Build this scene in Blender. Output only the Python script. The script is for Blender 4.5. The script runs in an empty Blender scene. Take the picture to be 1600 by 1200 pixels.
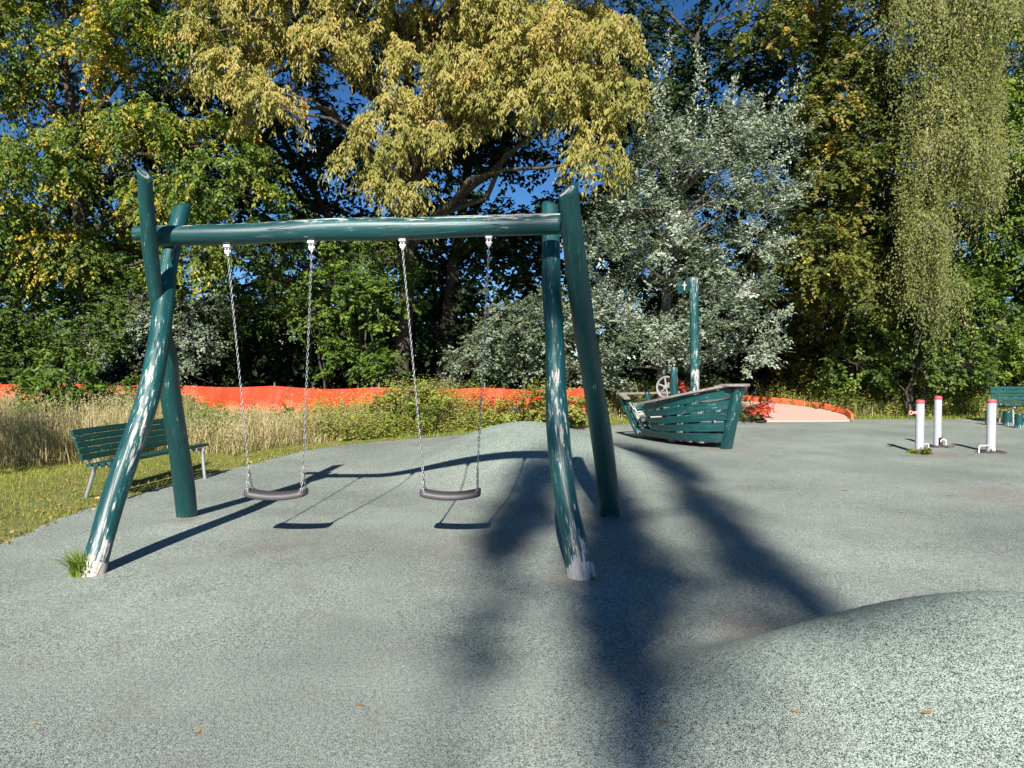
import bpy, bmesh, math, random
import numpy as np
from mathutils import Vector, Matrix

S = bpy.context.scene
COL = S.collection
RAD = math.radians

# ------------------------------------------------------------------ camera, sky, sun
PITCH = RAD(1.91); F = 1200.0; CAMH = 1.5
cam_d = bpy.data.cameras.new('camera'); cam = bpy.data.objects.new('camera', cam_d); COL.objects.link(cam)
cam.location = (0, 0, CAMH); cam.rotation_euler = (RAD(90) - PITCH, 0, 0)
cam_d.sensor_width = 36; cam_d.lens = 36 * F / 1600; cam_d.clip_start = .05; cam_d.clip_end = 900
S.camera = cam
ELEV, AZ = RAD(34.5), RAD(186.0)
w = bpy.data.worlds.new('World'); S.world = w; w.use_nodes = True
wn = w.node_tree.nodes; wl = w.node_tree.links
bg = wn['Background']; sky = wn.new('ShaderNodeTexSky'); sky.sky_type = 'NISHITA'; sky.sun_disc = False
sky.sun_elevation = ELEV; sky.sun_rotation = AZ; sky.air_density = 1.0; sky.dust_density = 0; sky.ozone_density = 3; sky.altitude = 4500
hsv = wn.new('ShaderNodeHueSaturation'); hsv.inputs['Saturation'].default_value = 1.22
wl.new(sky.outputs[0], hsv.inputs['Color']); wl.new(hsv.outputs[0], bg.inputs[0]); bg.inputs[1].default_value = .066
TOSUN = Vector((math.sin(AZ) * math.cos(ELEV), math.cos(AZ) * math.cos(ELEV), math.sin(ELEV)))
sun_d = bpy.data.lights.new('sun', 'SUN'); sun = bpy.data.objects.new('sun', sun_d); COL.objects.link(sun)
sun_d.energy = 5.0; sun_d.angle = RAD(.53); sun_d.color = (1, .955, .88)
sun.rotation_euler = TOSUN.to_track_quat('Z', 'Y').to_euler(); sun.location = (0, -20, 30)
S.view_settings.view_transform = 'Standard'; S.view_settings.look = 'None'
S.view_settings.exposure = .86; S.view_settings.gamma = 1; S.view_settings.use_curve_mapping = False
S.cycles.max_bounces = 6; S.cycles.diffuse_bounces = 3; S.cycles.transmission_bounces = 3; S.cycles.glossy_bounces = 2
S.cycles.transparent_max_bounces = 4

# ------------------------------------------------------------------ geometry helpers
CP, SP = math.cos(PITCH), math.sin(PITCH)
def at(px, py, Y):
    """world point seen at photo pixel px,py at forward distance Y"""
    u = (px - 800) / F; v = (600 - py) / F
    dx, dy, dz = u, CP + v * SP, -SP + v * CP
    k = Y / dy
    return Vector((dx * k, Y, CAMH + dz * k))
def gnd(px, py, z=0.0):
    u = (px - 800) / F; v = (600 - py) / F
    dx, dy, dz = u, CP + v * SP, -SP + v * CP
    k = (z - CAMH) / dz
    return Vector((dx * k, dy * k, z))

def link(name, me, mat=None, parent=None, smooth=False):
    o = bpy.data.objects.new(name, me); COL.objects.link(o)
    if mat is not None and len(me.materials) == 0: me.materials.append(mat)
    if parent: o.parent = parent
    if smooth: me.polygons.foreach_set('use_smooth', [True] * len(me.polygons))
    return o
def tag(o, label=None, cat=None, group=None, kind=None):
    if label: o['label'] = label
    if cat: o['category'] = cat
    if group: o['group'] = group
    if kind: o['kind'] = kind
    return o
def thing(name, label, cat, loc=(0, 0, 0), rz=0, group=None):
    o = bpy.data.objects.new(name, None); COL.objects.link(o); o.location = loc; o.rotation_euler = (0, 0, rz)
    o.empty_display_size = .2
    return tag(o, label, cat, group)

class MB:
    def __init__(s): s.v = []; s.f = []; s.sm = []
    def add(s, vs, fs, sm=False):
        n = len(s.v); s.v += [tuple(v) for v in vs]; s.f += [tuple(i + n for i in f) for f in fs]; s.sm += [sm] * len(fs)
    def box(s, c, size, M=None, ch=0.0):
        """box with chamfered long edges if ch"""
        x, y, z = [a / 2 for a in size]
        bm = bmesh.new(); bmesh.ops.create_cube(bm, size=1)
        for v in bm.verts: v.co = Vector((v.co.x * 2 * x, v.co.y * 2 * y, v.co.z * 2 * z))
        if ch: bmesh.ops.bevel(bm, geom=list(bm.edges), offset=ch, segments=1, affect='EDGES')
        T = Matrix.Translation(Vector(c)) @ (M or Matrix())
        bm.verts.index_update()
        s.add([T @ v.co for v in bm.verts], [[v.index for v in f.verts] for f in bm.faces]); bm.free()
    def beam(s, a, b, wd, th, up=Vector((0, 0, 1)), ch=0.0):
        a = Vector(a); b = Vector(b); d = b - a; L = d.length; d.normalize()
        sd = d.cross(up).normalized(); u = sd.cross(d)
        M = Matrix((d, sd, u)).transposed().to_4x4()
        s.box((a + b) / 2, (L, wd, th), M, ch)
    def tube(s, pts, rs, n=10, caps=True, closed=False):
        pts = [Vector(p) for p in pts]; m = len(pts)
        if not hasattr(rs, '__len__'): rs = [rs] * m
        vs = []; fs = []; prev = None
        for i, p in enumerate(pts):
            if closed: t = pts[(i + 1) % m] - pts[i - 1]
            else: t = pts[min(i + 1, m - 1)] - pts[max(i - 1, 0)]
            t.normalize()
            if prev is None:
                a = t.cross(Vector((0, 0, 1)) if abs(t.z) < .95 else Vector((1, 0, 0))).normalized()
            else:
                a = (prev - t * prev.dot(t)).normalized()
            prev = a; b = t.cross(a)
            for k in range(n):
                g = 2 * math.pi * k / n
                vs.append(p + (a * math.cos(g) + b * math.sin(g)) * rs[i])
        R = m if closed else m - 1
        for i in range(R):
            j = (i + 1) % m
            for k in range(n):
                fs.append((i * n + k, i * n + (k + 1) % n, j * n + (k + 1) % n, j * n + k))
        s.add(vs, fs, True)
        if caps and not closed:
            s.add(vs[:n], [tuple(range(n))[::-1]]); s.add(vs[-n:], [tuple(range(n))])
    def lathe(s, prof, c=(0, 0, 0), n=20):
        vs = []; fs = []; c = Vector(c)
        for r, z in prof:
            for k in range(n):
                g = 2 * math.pi * k / n; vs.append(c + Vector((r * math.cos(g), r * math.sin(g), z)))
        for i in range(len(prof) - 1):
            for k in range(n): fs.append((i * n + k, i * n + (k + 1) % n, (i + 1) * n + (k + 1) % n, (i + 1) * n + k))
        s.add(vs, fs, True)
    def build(s, name, mat, parent=None):
        me = bpy.data.meshes.new(name); me.from_pydata(s.v, [], s.f); me.materials.append(mat)
        me.polygons.foreach_set('use_smooth', s.sm); me.update()
        return link(name, me, None, parent)

def catmull(P, n):
    P = [Vector(p) for p in P]; Q = [P[0] * 2 - P[1]] + P + [P[-1] * 2 - P[-2]]; out = []
    for i in range(len(P) - 1):
        a, b, c, d = Q[i:i + 4]
        for k in range(n):
            t = k / n
            out.append(.5 * ((2 * b) + (c - a) * t + (2 * a - 5 * b + 4 * c - d) * t * t + (3 * b - a - 3 * c + d) * t ** 3))
    out.append(P[-1]); return out

# ------------------------------------------------------------------ material helpers
def newmat(name):
    m = bpy.data.materials.new(name); m.use_nodes = True; nt = m.node_tree
    return m, nt, nt.nodes, nt.links, nt.nodes['Principled BSDF']
def ramp(nd, stops, interp='LINEAR'):
    r = nd.new('ShaderNodeValToRGB'); e = r.color_ramp.elements; r.color_ramp.interpolation = interp
    while len(e) < len(stops): e.new(.5)
    for i, (p, c) in enumerate(stops):
        e[i].position = p; e[i].color = (*c, 1) if len(c) == 3 else c
    return r
def mixc(nd, ln, fac, a, b, mode='MIX'):
    x = nd.new('ShaderNodeMix'); x.data_type = 'RGBA'; x.blend_type = mode
    for s, v in ((0, fac), (6, a), (7, b)):
        if hasattr(v, 'links'): ln.new(v, x.inputs[s])
        else: x.inputs[s].default_value = (*v, 1) if isinstance(v, tuple) and len(v) == 3 else v
    return x.outputs[2]
def mathn(nd, ln, op, a, b=None, clamp=False):
    x = nd.new('ShaderNodeMath'); x.operation = op; x.use_clamp = clamp
    for i, v in enumerate((a, b)):
        if v is None: continue
        if hasattr(v, 'links'): ln.new(v, x.inputs[i])
        else: x.inputs[i].default_value = v
    return x.outputs[0]
def noise(nd, ln, vec, scale, detail=3, rough=.5, out=0):
    x = nd.new('ShaderNodeTexNoise'); x.inputs['Scale'].default_value = scale; x.inputs['Detail'].default_value = detail
    x.inputs['Roughness'].default_value = rough
    if vec is not None: ln.new(vec, x.inputs['Vector'])
    return x.outputs[out]
def mapping(nd, ln, vec, scale, loc=(0, 0, 0)):
    x = nd.new('ShaderNodeMapping'); x.inputs['Scale'].default_value = scale; x.inputs['Location'].default_value = loc
    ln.new(vec, x.inputs['Vector']); return x.outputs[0]
def bump(nd, ln, h, strength, dist, b):
    x = nd.new('ShaderNodeBump'); x.inputs['Strength'].default_value = strength; x.inputs['Distance'].default_value = dist
    ln.new(h, x.inputs['Height']); ln.new(x.outputs[0], b.inputs['Normal']); return x
def simple(name, col, rough=.6, metal=0, var=.15, scale=8, bmp=0):
    m, nt, nd, ln, b = newmat(name)
    tc = nd.new('ShaderNodeTexCoord'); n = noise(nd, ln, tc.outputs['Object'], scale, 5, .6)
    c0 = tuple(x * (1 - var) for x in col); c1 = tuple(min(1, x * (1 + var)) for x in col)
    r = ramp(nd, [(.3, c0), (.7, c1)]); ln.new(n, r.inputs[0]); ln.new(r.outputs[0], b.inputs['Base Color'])
    b.inputs['Roughness'].default_value = rough; b.inputs['Metallic'].default_value = metal
    if bmp:
        n2 = noise(nd, ln, tc.outputs['Object'], scale * 8, 3); bump(nd, ln, n2, bmp, .01, b)
    return m

def paint_mat(name='painted_wood', green=(.005, .072, .070), dark=(.003, .036, .040)):
    """teal paint over timber, flaking where the 'wear' attribute says so; uv u round, v along in metres"""
    m, nt, nd, ln, b = newmat(name)
    tc = nd.new('ShaderNodeTexCoord'); uv = tc.outputs['UV']
    st = mapping(nd, ln, uv, (46, 6.2, 1)); st2 = mapping(nd, ln, uv, (80, 6, 1), (3, 1, 0)); st3 = mapping(nd, ln, uv, (5, 1.2, 1), (9, 2, 0))
    n1 = noise(nd, ln, st, 1.0, 6, .62); n2 = noise(nd, ln, st2, 1.0, 4, .6); n3 = noise(nd, ln, st3, 1.0, 3, .5)
    at_ = nd.new('ShaderNodeAttribute'); at_.attribute_name = 'wear'
    # mask: noise + wear > threshold
    a = mathn(nd, ln, 'ADD', mathn(nd, ln, 'MULTIPLY', n1, .62), mathn(nd, ln, 'MULTIPLY', n3, .38))
    a = mathn(nd, ln, 'ADD', a, mathn(nd, ln, 'MULTIPLY', at_.outputs['Fac'], .34))
    r = ramp(nd, [(.655, (0, 0, 0)), (.675, (1, 1, 1))]); ln.new(a, r.inputs[0])
    half = ramp(nd, [(.585, (0, 0, 0)), (.655, (1, 1, 1))]); ln.new(a, half.inputs[0])
    gcol = ramp(nd, [(.3, dark), (.62, green), (.85, tuple(x * 1.25 + .008 for x in green))]); ln.new(mathn(nd, ln, 'ADD', mathn(nd, ln, 'MULTIPLY', n2, .5), mathn(nd, ln, 'MULTIPLY', n3, .5)), gcol.inputs[0])
    chalk = mixc(nd, ln, mathn(nd, ln, 'MULTIPLY', half.outputs[0], .4), gcol.outputs[0], (.07, .19, .20))
    wood = ramp(nd, [(.3, (.26, .21, .18)), (.5, (.52, .47, .42)), (.75, (.68, .64, .60))]); ln.new(n2, wood.inputs[0])
    c = mixc(nd, ln, r.outputs[0], chalk, wood.outputs[0])
    cm = mapping(nd, ln, uv, (14, .55, 1), (4, 7, 0)); cn = noise(nd, ln, cm, 1.0, 2, .4)
    cr = ramp(nd, [(.493, (0, 0, 0)), (.5, (1, 1, 1)), (.507, (0, 0, 0))]); ln.new(cn, cr.inputs[0])
    c = mixc(nd, ln, mathn(nd, ln, 'MULTIPLY', cr.outputs[0], .75), c, (.012, .012, .012))
    vo = nd.new('ShaderNodeTexVoronoi'); vo.inputs['Scale'].default_value = 1.0; ln.new(mapping(nd, ln, uv, (7, 2.6, 1), (1.3, .4, 0)), vo.inputs['Vector'])
    kr = ramp(nd, [(.0, (1, 1, 1)), (.045, (.9, .9, .9)), (.075, (0, 0, 0))]); ln.new(vo.outputs['Distance'], kr.inputs[0])
    c = mixc(nd, ln, mathn(nd, ln, 'MULTIPLY', kr.outputs[0], .6), c, (.012, .014, .012))
    ln.new(c, b.inputs['Base Color'])
    ro = ramp(nd, [(0, (.42,) * 3), (1, (.85,) * 3)]); ln.new(r.outputs[0], ro.inputs[0]); ln.new(ro.outputs[0], b.inputs['Roughness'])
    b.inputs['Specular IOR Level'].default_value = .55
    h = mathn(nd, ln, 'SUBTRACT', mathn(nd, ln, 'MULTIPLY', n2, .35), mathn(nd, ln, 'ADD', mathn(nd, ln, 'MULTIPLY', r.outputs[0], .4), cr.outputs[0]))
    bump(nd, ln, h, .55, .006, b)
    return m
PAINT = paint_mat()
BENCHPAINT = paint_mat('bench_paint', (.008, .066, .055), (.006, .048, .040))

def log(name, pts, rads, parent=None, wear=None, slant=(0, 0), slant_dir=0.0, seed=0, n=22, seg=12, mat=None, lump=.035, ctr=None):
    """a peeled, slightly lumpy round timber with uv and a wear attribute"""
    rng = random.Random(seed)
    P = catmull(pts, seg); m = len(P)
    rr = []
    for i in range(m):
        t = i / (m - 1) * (len(rads) - 1); k = min(int(t), len(rads) - 2); rr.append(rads[k] + (rads[k + 1] - rads[k]) * (t - k))
    ph = [rng.uniform(0, 6.28) for _ in range(8)]
    vs = []; uvs = []; we = []; prev = None; L = 0
    cols = n + 1
    for i, p in enumerate(P):
        t = (P[min(i + 1, m - 1)] - P[max(i - 1, 0)]).normalized()
        if i: L += (P[i] - P[i - 1]).length
        if prev is None: a = t.cross(Vector((0, 1, .01))).normalized()
        else: a = (prev - t * prev.dot(t)).normalized()
        prev = a; b = t.cross(a)
        for k in range(cols):
            g = 2 * math.pi * k / n
            r = rr[i] * (1 + lump * (math.sin(2 * g + ph[0] + L * 2.1) + .6 * math.sin(3 * g + ph[1] - L * 3.3) + .7 * math.sin(L * 5 + ph[2])))
            o = a * math.cos(g) + b * math.sin(g)
            off = 0
            if i == 0 and slant[0]: off = slant[0] * math.cos(g - slant_dir) * rr[i]
            if i == m - 1 and slant[1]: off = slant[1] * math.cos(g - slant_dir) * rr[i]
            vs.append(p + o * r + t * off); uvs.append((g * rr[i] , L)); we.append(wear(i / (m - 1), o) if wear else .3)
    fs = []
    for i in range(m - 1):
        for k in range(n): fs.append((i * cols + k, i * cols + k + 1, (i + 1) * cols + k + 1, (i + 1) * cols + k))
    nside = len(fs)
    # end caps: ring, slightly smaller ring, fan centre
    for end, base in ((0, 0), (1, (m - 1) * cols)):
        c = P[0] if end == 0 else P[-1]; s0 = len(vs)
        for k in range(n):
            vs.append(c + (vs[base + k] - c) * .9 + (P[1] - P[0] if end == 0 else P[-2] - P[-1]).normalized() * -.006); uvs.append((k * .01, L)); we.append(.35)
        cc = len(vs); vs.append(sum((vs[s0 + k] for k in range(n)), Vector()) / n); uvs.append((0, L)); we.append(.4)
        for k in range(n):
            k2 = (k + 1) % n
            q = (base + k, s0 + k, s0 + k2, base + k2); fs.append(q if end else q[::-1])
            q = (s0 + k, cc, s0 + k2); fs.append(q if end else q[::-1])
    # orient so that side faces point outward
    me = bpy.data.meshes.new(name); me.from_pydata([tuple(v) for v in vs], [], fs); me.materials.append(mat or PAINT)
    ul = me.uv_layers.new(name='UVMap')
    idx = np.zeros(len(me.loops), dtype=np.int32); me.loops.foreach_get('vertex_index', idx)
    ul.data.foreach_set('uv', np.array(uvs)[idx].astype(np.float32).ravel())
    at_ = me.attributes.new('wear', 'FLOAT', 'POINT'); at_.data.foreach_set('value', np.array(we, dtype=np.float32))
    me.polygons.foreach_set('use_smooth', [i < nside for i in range(len(fs))]); me.update()
    bm = bmesh.new(); bm.from_mesh(me); bmesh.ops.recalc_face_normals(bm, faces=bm.faces); bm.to_mesh(me); bm.free()
    return link(name, me, None, parent)

def board(name, a, b, wd, th, up=Vector((0, 0, 1)), parent=None, mat=None, wear=.3, ch=.004, seed=0):
    """straight plank with uv along its length and uniform wear"""
    a = Vector(a); b = Vector(b); mb = MB(); mb.beam(a, b, wd, th, up, ch)
    me = bpy.data.meshes.new(name); me.from_pydata(mb.v, [], mb.f); me.materials.append(mat or PAINT)
    d = (b - a).normalized(); sd = d.cross(up).normalized(); u = sd.cross(d)
    ul = me.uv_layers.new(name='UVMap'); uv = []
    for lp in me.loops:
        p = Vector(mb.v[lp.vertex_index]) - a; uv += [p.dot(sd) + p.dot(u) + seed * .37, p.dot(d) + seed * 1.7]
    ul.data.foreach_set('uv', uv)
    at_ = me.attributes.new('wear', 'FLOAT', 'POINT'); at_.data.foreach_set('value', [wear] * len(me.vertices)); me.update()
    return link(name, me, None, parent)

def grid_uv(name, rows, mat, parent=None, th=.025, wear=.3, seed=0, outward=None):
    """curved plank from two long polylines (lower, upper), given thickness th inward"""
    lo, hi = rows; n = len(lo); vs = []; fs = []; uv = []
    L = 0
    for i in range(n):
        if i: L += (lo[i] - lo[i - 1]).length
        d = (lo[min(i + 1, n - 1)] - lo[max(i - 1, 0)]).normalized(); nrm = d.cross(hi[i] - lo[i]).normalized()
        if outward and nrm.dot(outward) < 0: nrm = -nrm
        W = (hi[i] - lo[i]).length
        vs += [lo[i], hi[i], hi[i] - nrm * th, lo[i] - nrm * th]; uv += [(seed, L), (seed + W, L), (seed + W + .03, L), (seed - .03, L)]
    for i in range(n - 1):
        for k in range(4):
            fs.append((i * 4 + k, i * 4 + (k + 1) % 4, i * 4 + 4 + (k + 1) % 4, i * 4 + 4 + k))
    fs += [(3, 2, 1, 0), (n * 4 - 4, n * 4 - 3, n * 4 - 2, n * 4 - 1)]
    me = bpy.data.meshes.new(name); me.from_pydata([tuple(v) for v in vs], [], fs); me.materials.append(mat)
    ul = me.uv_layers.new(name='UVMap'); fl = []
    for lp in me.loops: fl += list(uv[lp.vertex_index])
    ul.data.foreach_set('uv', fl)
    a_ = me.attributes.new('wear', 'FLOAT', 'POINT'); a_.data.foreach_set('value', [wear] * len(vs))
    bm = bmesh.new(); bm.from_mesh(me); bmesh.ops.recalc_face_normals(bm, faces=bm.faces); bm.to_mesh(me); bm.free()
    return link(name, me, None, parent)

# ------------------------------------------------------------------ ground
EY = np.array([-30, -8, 5.0, 6.25, 6.8, 7.35, 8.0, 8.78, 9.23, 11.04, 12.2, 12.86, 13.5, 14.4, 14.8, 16.6, 17.3, 18.0, 18.45, 18.7, 18.95, 19.1])
EX = np.array([-5.5, -4.6, -4.2, -4.17, -4.2, -4.26, -4.18, -4.1, -4.08, -3.68, -3.42, -3.2, -2.7, -1.8, -1.35, 1.2, 2.3, 3.6, 4.8, 6.1, 12.6, 24])
def xleft(y): return np.interp(y, EY, EX)
def edge_y(x):  # far edge of the surfacing for an x
    return np.interp(x, EX[13:], EY[13:])
def bumpf(X, Y, cx, cy, rx, ry, h, p=1.0, rot=0.0):
    c, s = math.cos(rot), math.sin(rot)
    dx, dy = X - cx, Y - cy
    r = np.sqrt(((c * dx + s * dy) / rx) ** 2 + ((-s * dx + c * dy) / ry) ** 2)
    return h * (.5 * (1 + np.cos(np.pi * np.clip(r, 0, 1)))) ** p
def surf_z(X, Y):
    X = np.asarray(X, float); Y = np.asarray(Y, float)
    z = bumpf(X, Y, .22, 10.95, 2.15, 2.9, .60, .9)
    z = z + np.where(Y < 3.2, bumpf(X, Y, 2.1, 3.2, 2.0, 1.9, .50, .9), bumpf(X, Y, 2.1, 3.2, 2.0, 1.05, .50, .9))
    z = z + .012 * np.sin(X * 1.1 + 1) * np.sin(Y * .9) * np.clip((Y - 2) / 4, 0, 1)
    return z
def sstep(x): x = np.clip(x, 0, 1); return x * x * (3 - 2 * x)
def terr_z(X, Y):
    """lawn and woodland floor; sunk below the surfacing inside its edge"""
    X = np.asarray(X, float); Y = np.asarray(Y, float)
    d = np.where(Y < 14.4, xleft(Y) - X, (Y - edge_y(X)) * .8)
    d = np.maximum(d, np.where(X > -1.8, Y - edge_y(X), -9)) if True else d
    z = np.where(d < 0, -.06, -.012 + .13 * sstep(d / 1.4))
    z = z + .25 * sstep((Y - 21) / 12)
    z = z + np.where(d > .3, .02 * np.sin(X * 2.3) * np.cos(Y * 1.9), 0)
    return z

def rubber_mat():
    m, nt, nd, ln, b = newmat('rubber_granules')
    g = nd.new('ShaderNodeNewGeometry'); P = g.outputs['Position']
    gr = noise(nd, ln, P, 185, 2, .75)              # granule sized speckle
    gr2 = noise(nd, ln, mapping(nd, ln, P, (1, 1, 1), (3.7, 1.1, 0)), 300, 1, .5)
    mixg = mathn(nd, ln, 'ADD', mathn(nd, ln, 'MULTIPLY', gr, .7), mathn(nd, ln, 'MULTIPLY', gr2, .3))
    mid_ = noise(nd, ln, P, 48, 3, .65); mixg = mathn(nd, ln, 'ADD', mixg, mathn(nd, ln, 'MULTIPLY', mathn(nd, ln, 'SUBTRACT', mid_, .5), .20))
    big = noise(nd, ln, P, .55, 4, .55); med = noise(nd, ln, P, 2.6, 4, .6)
    mixs = mathn(nd, ln, 'ADD', mixg, mathn(nd, ln, 'MULTIPLY', mathn(nd, ln, 'SUBTRACT', big, .5), .05))
    r = ramp(nd, [(.40, (.013, .015, .013)), (.455, (.075, .083, .070)), (.505, (.295, .335, .29)), (.59, (.485, .54, .465))]); ln.new(mixs, r.inputs[0])
    # height above the flat: sunward mounds' lighter green look is painted into the colour
    sp = nd.new('ShaderNodeSeparateXYZ'); ln.new(P, sp.inputs[0])
    hz = nd.new('ShaderNodeMapRange'); hz.inputs[1].default_value = .02; hz.inputs[2].default_value = .35; ln.new(sp.outputs[2], hz.inputs[0])
    c = mixc(nd, ln, mathn(nd, ln, 'MULTIPLY', hz.outputs[0], .5), r.outputs[0], mixc(nd, ln, 1.0, r.outputs[0], (.93, 1.05, 1.0), 'MULTIPLY'))
    # trodden, browner dusty patches
    dr = ramp(nd, [(.5, (0, 0, 0)), (.72, (1, 1, 1))]); ln.new(med, dr.inputs[0])
    c = mixc(nd, ln, mathn(nd, ln, 'MULTIPLY', dr.outputs[0], .30), c, (.17, .155, .135))
    # broad tone variation
    tv = ramp(nd, [(.3, (.80, .80, .82)), (.7, (1.1, 1.1, 1.1))]); ln.new(big, tv.inputs[0])
    c = mixc(nd, ln, 1.0, c, tv.outputs[0], 'MULTIPLY')
    # path side strip along the grass is plain darker grey, a different pour
    # rusty rings round fixings
    spots = [(gnd(1137, 704), .55, (.24, .15, .11)), (gnd(1470, 708), .5, (.24, .14, .10)), (gnd(1575, 775), .9, (.19, .13, .105)), (gnd(290, 812), .2, (.20, .12, .09)),
             (gnd(955, 812), .25, (.2, .13, .10)), (gnd(900, 905), .3, (.2, .14, .11)), (gnd(450, 850), .8, (.17, .15, .13)), (gnd(712, 850), .8, (.17, .15, .13)), (gnd(1200, 985), .5, (.22, .17, .13)), (gnd(1430, 712), .3, (.2, .12, .1))]
    for p, rad_, colr in spots:
        vd = nd.new('ShaderNodeVectorMath'); vd.operation = 'DISTANCE'; ln.new(P, vd.inputs[0]); vd.inputs[1].default_value = p
        mr = nd.new('ShaderNodeMapRange'); mr.inputs[1].default_value = rad_; mr.inputs[2].default_value = rad_ * .15; mr.inputs[4].default_value = .75; ln.new(vd.outputs['Value'], mr.inputs[0])
        f = mathn(nd, ln, 'MULTIPLY', mr.outputs[0], mathn(nd, ln, 'MULTIPLY', med, 1.1), True)
        c = mixc(nd, ln, f, c, colr)
    # hairline joints between pours
    w_ = nd.new('ShaderNodeTexVoronoi'); w_.feature = 'DISTANCE_TO_EDGE'; w_.inputs['Scale'].default_value = .19
    pv = nd.new('ShaderNodeVectorMath'); pv.operation = 'ADD'; nz = nd.new('ShaderNodeTexNoise'); nz.inputs['Scale'].default_value = 1.4; ln.new(P, nz.inputs['Vector']); ln.new(P, pv.inputs[0]); ln.new(nz.outputs[1], pv.inputs[1]); ln.new(pv.outputs[0], w_.inputs['Vector'])
    jr = ramp(nd, [(.0, (1, 1, 1)), (.0022, (0, 0, 0))]); ln.new(w_.outputs['Distance'], jr.inputs[0])
    c = mixc(nd, ln, mathn(nd, ln, 'MULTIPLY', jr.outputs[0], .13), c, (.03, .032, .03))
    ln.new(c, b.inputs['Base Color']); b.inputs['Roughness'].default_value = .82; b.inputs['Specular IOR Level'].default_value = .35
    bump(nd, ln, mathn(nd, ln, 'ADD', mixg, 0.0), .6, .004, b)
    return m

def build_surfacing():
    ys = np.concatenate([np.linspace(-30, -2, 15), np.arange(-1.5, 1.5, .3), np.arange(1.5, 8, .05), np.arange(8, 14.5, .075), np.arange(14.5, 18, .15), np.arange(18, 19.11, .05)])
    u = np.linspace(0, 1, 230) ** 1.0
    X = []; Y = []
    for y in ys:
        x0 = xleft(y) + .02 * math.sin(y * 7) + .014 * math.sin(y * 17 + 2) + .01 * math.sin(y * 41); x1 = 26.0
        # dense in the middle columns
        s = np.concatenate([np.linspace(0, 1, 170) ** 1.0 * (8.0 - x0) if x0 < 8 else np.linspace(0, 1, 170) * .0 + 0, ])
        xs = np.concatenate([x0 + s, np.linspace(max(8.0, x0), x1, 12)[1:]]) if x0 < 8 else np.linspace(x0, x1, 181)
        X.append(xs); Y.append(np.full(xs.shape, y))
    X = np.array(X); Y = np.array(Y); Z = surf_z(X, Y)
    h, wd = X.shape; V = np.stack([X, Y, Z], -1).reshape(-1, 3)
    i = np.arange(h - 1)[:, None] * wd + np.arange(wd - 1)[None]; i = i.ravel()
    Fc = np.stack([i, i + 1, i + wd + 1, i + wd], 1)
    # skirt down along the left / far edge
    n0 = len(V); le = np.arange(h) * wd; sk = V[le].copy(); sk[:, 2] -= .09; V = np.concatenate([V, sk])
    k = np.arange(h - 1); Fc = np.concatenate([Fc, np.stack([le[k], le[k + 1], n0 + k + 1, n0 + k], 1)])
    o = npmesh('rubber_ground', V, Fc, rubber_mat(), smooth=True)
    tag(o, kind='structure')

def npmesh(name, V, Fc, mat, parent=None, smooth=False, tint=None):
    me = bpy.data.meshes.new(name); V = np.ascontiguousarray(V, np.float32); Fc = np.ascontiguousarray(Fc, np.int32)
    nf, k = Fc.shape
    me.vertices.add(len(V)); me.vertices.foreach_set('co', V.ravel())
    me.loops.add(nf * k); me.loops.foreach_set('vertex_index', Fc.ravel())
    me.polygons.add(nf); me.polygons.foreach_set('loop_start', np.arange(nf, dtype=np.int32) * k)
    try: me.polygons.foreach_set('loop_total', np.full(nf, k, np.int32))
    except Exception: pass
    me.polygons.foreach_set('use_smooth', np.full(nf, smooth, bool))
    if tint is not None:
        a = me.attributes.new('tint', 'FLOAT', 'FACE'); a.data.foreach_set('value', np.ascontiguousarray(tint, np.float32))
    me.materials.append(mat); me.update(calc_edges=True)
    return link(name, me, None, parent)
build_surfacing()

def soil_mat():
    m, nt, nd, ln, b = newmat('soil_and_thatch')
    g = nd.new('ShaderNodeNewGeometry'); P = g.outputs['Position']
    n = noise(nd, ln, P, 9, 6, .7); n2 = noise(nd, ln, P, .8, 3, .5)
    r = ramp(nd, [(.3, (.06, .08, .018)), (.5, (.14, .16, .04)), (.7, (.25, .21, .09))]); ln.new(n, r.inputs[0])
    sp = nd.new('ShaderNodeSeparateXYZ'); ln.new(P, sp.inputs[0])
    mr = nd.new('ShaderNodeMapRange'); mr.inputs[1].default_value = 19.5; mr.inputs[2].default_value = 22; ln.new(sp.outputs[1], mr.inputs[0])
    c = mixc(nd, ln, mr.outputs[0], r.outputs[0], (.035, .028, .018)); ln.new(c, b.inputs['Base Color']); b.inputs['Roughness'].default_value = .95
    bump(nd, ln, n, .8, .03, b); return m
def build_terrain():
    xs = np.concatenate([np.linspace(-200, -22, 12), np.arange(-20, 26, .35), np.linspace(28, 200, 12)])
    ys = np.concatenate([np.linspace(-120, -12, 8), np.arange(-10, 24, .3), np.linspace(25, 260, 20)])
    X, Y = np.meshgrid(xs, ys); Z = terr_z(X, Y); h, wd = X.shape
    i = (np.arange(h - 1)[:, None] * wd + np.arange(wd - 1)[None]).ravel()
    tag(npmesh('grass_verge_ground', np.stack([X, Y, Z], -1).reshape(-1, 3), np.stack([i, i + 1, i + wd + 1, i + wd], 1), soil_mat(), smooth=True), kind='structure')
build_terrain()

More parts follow.
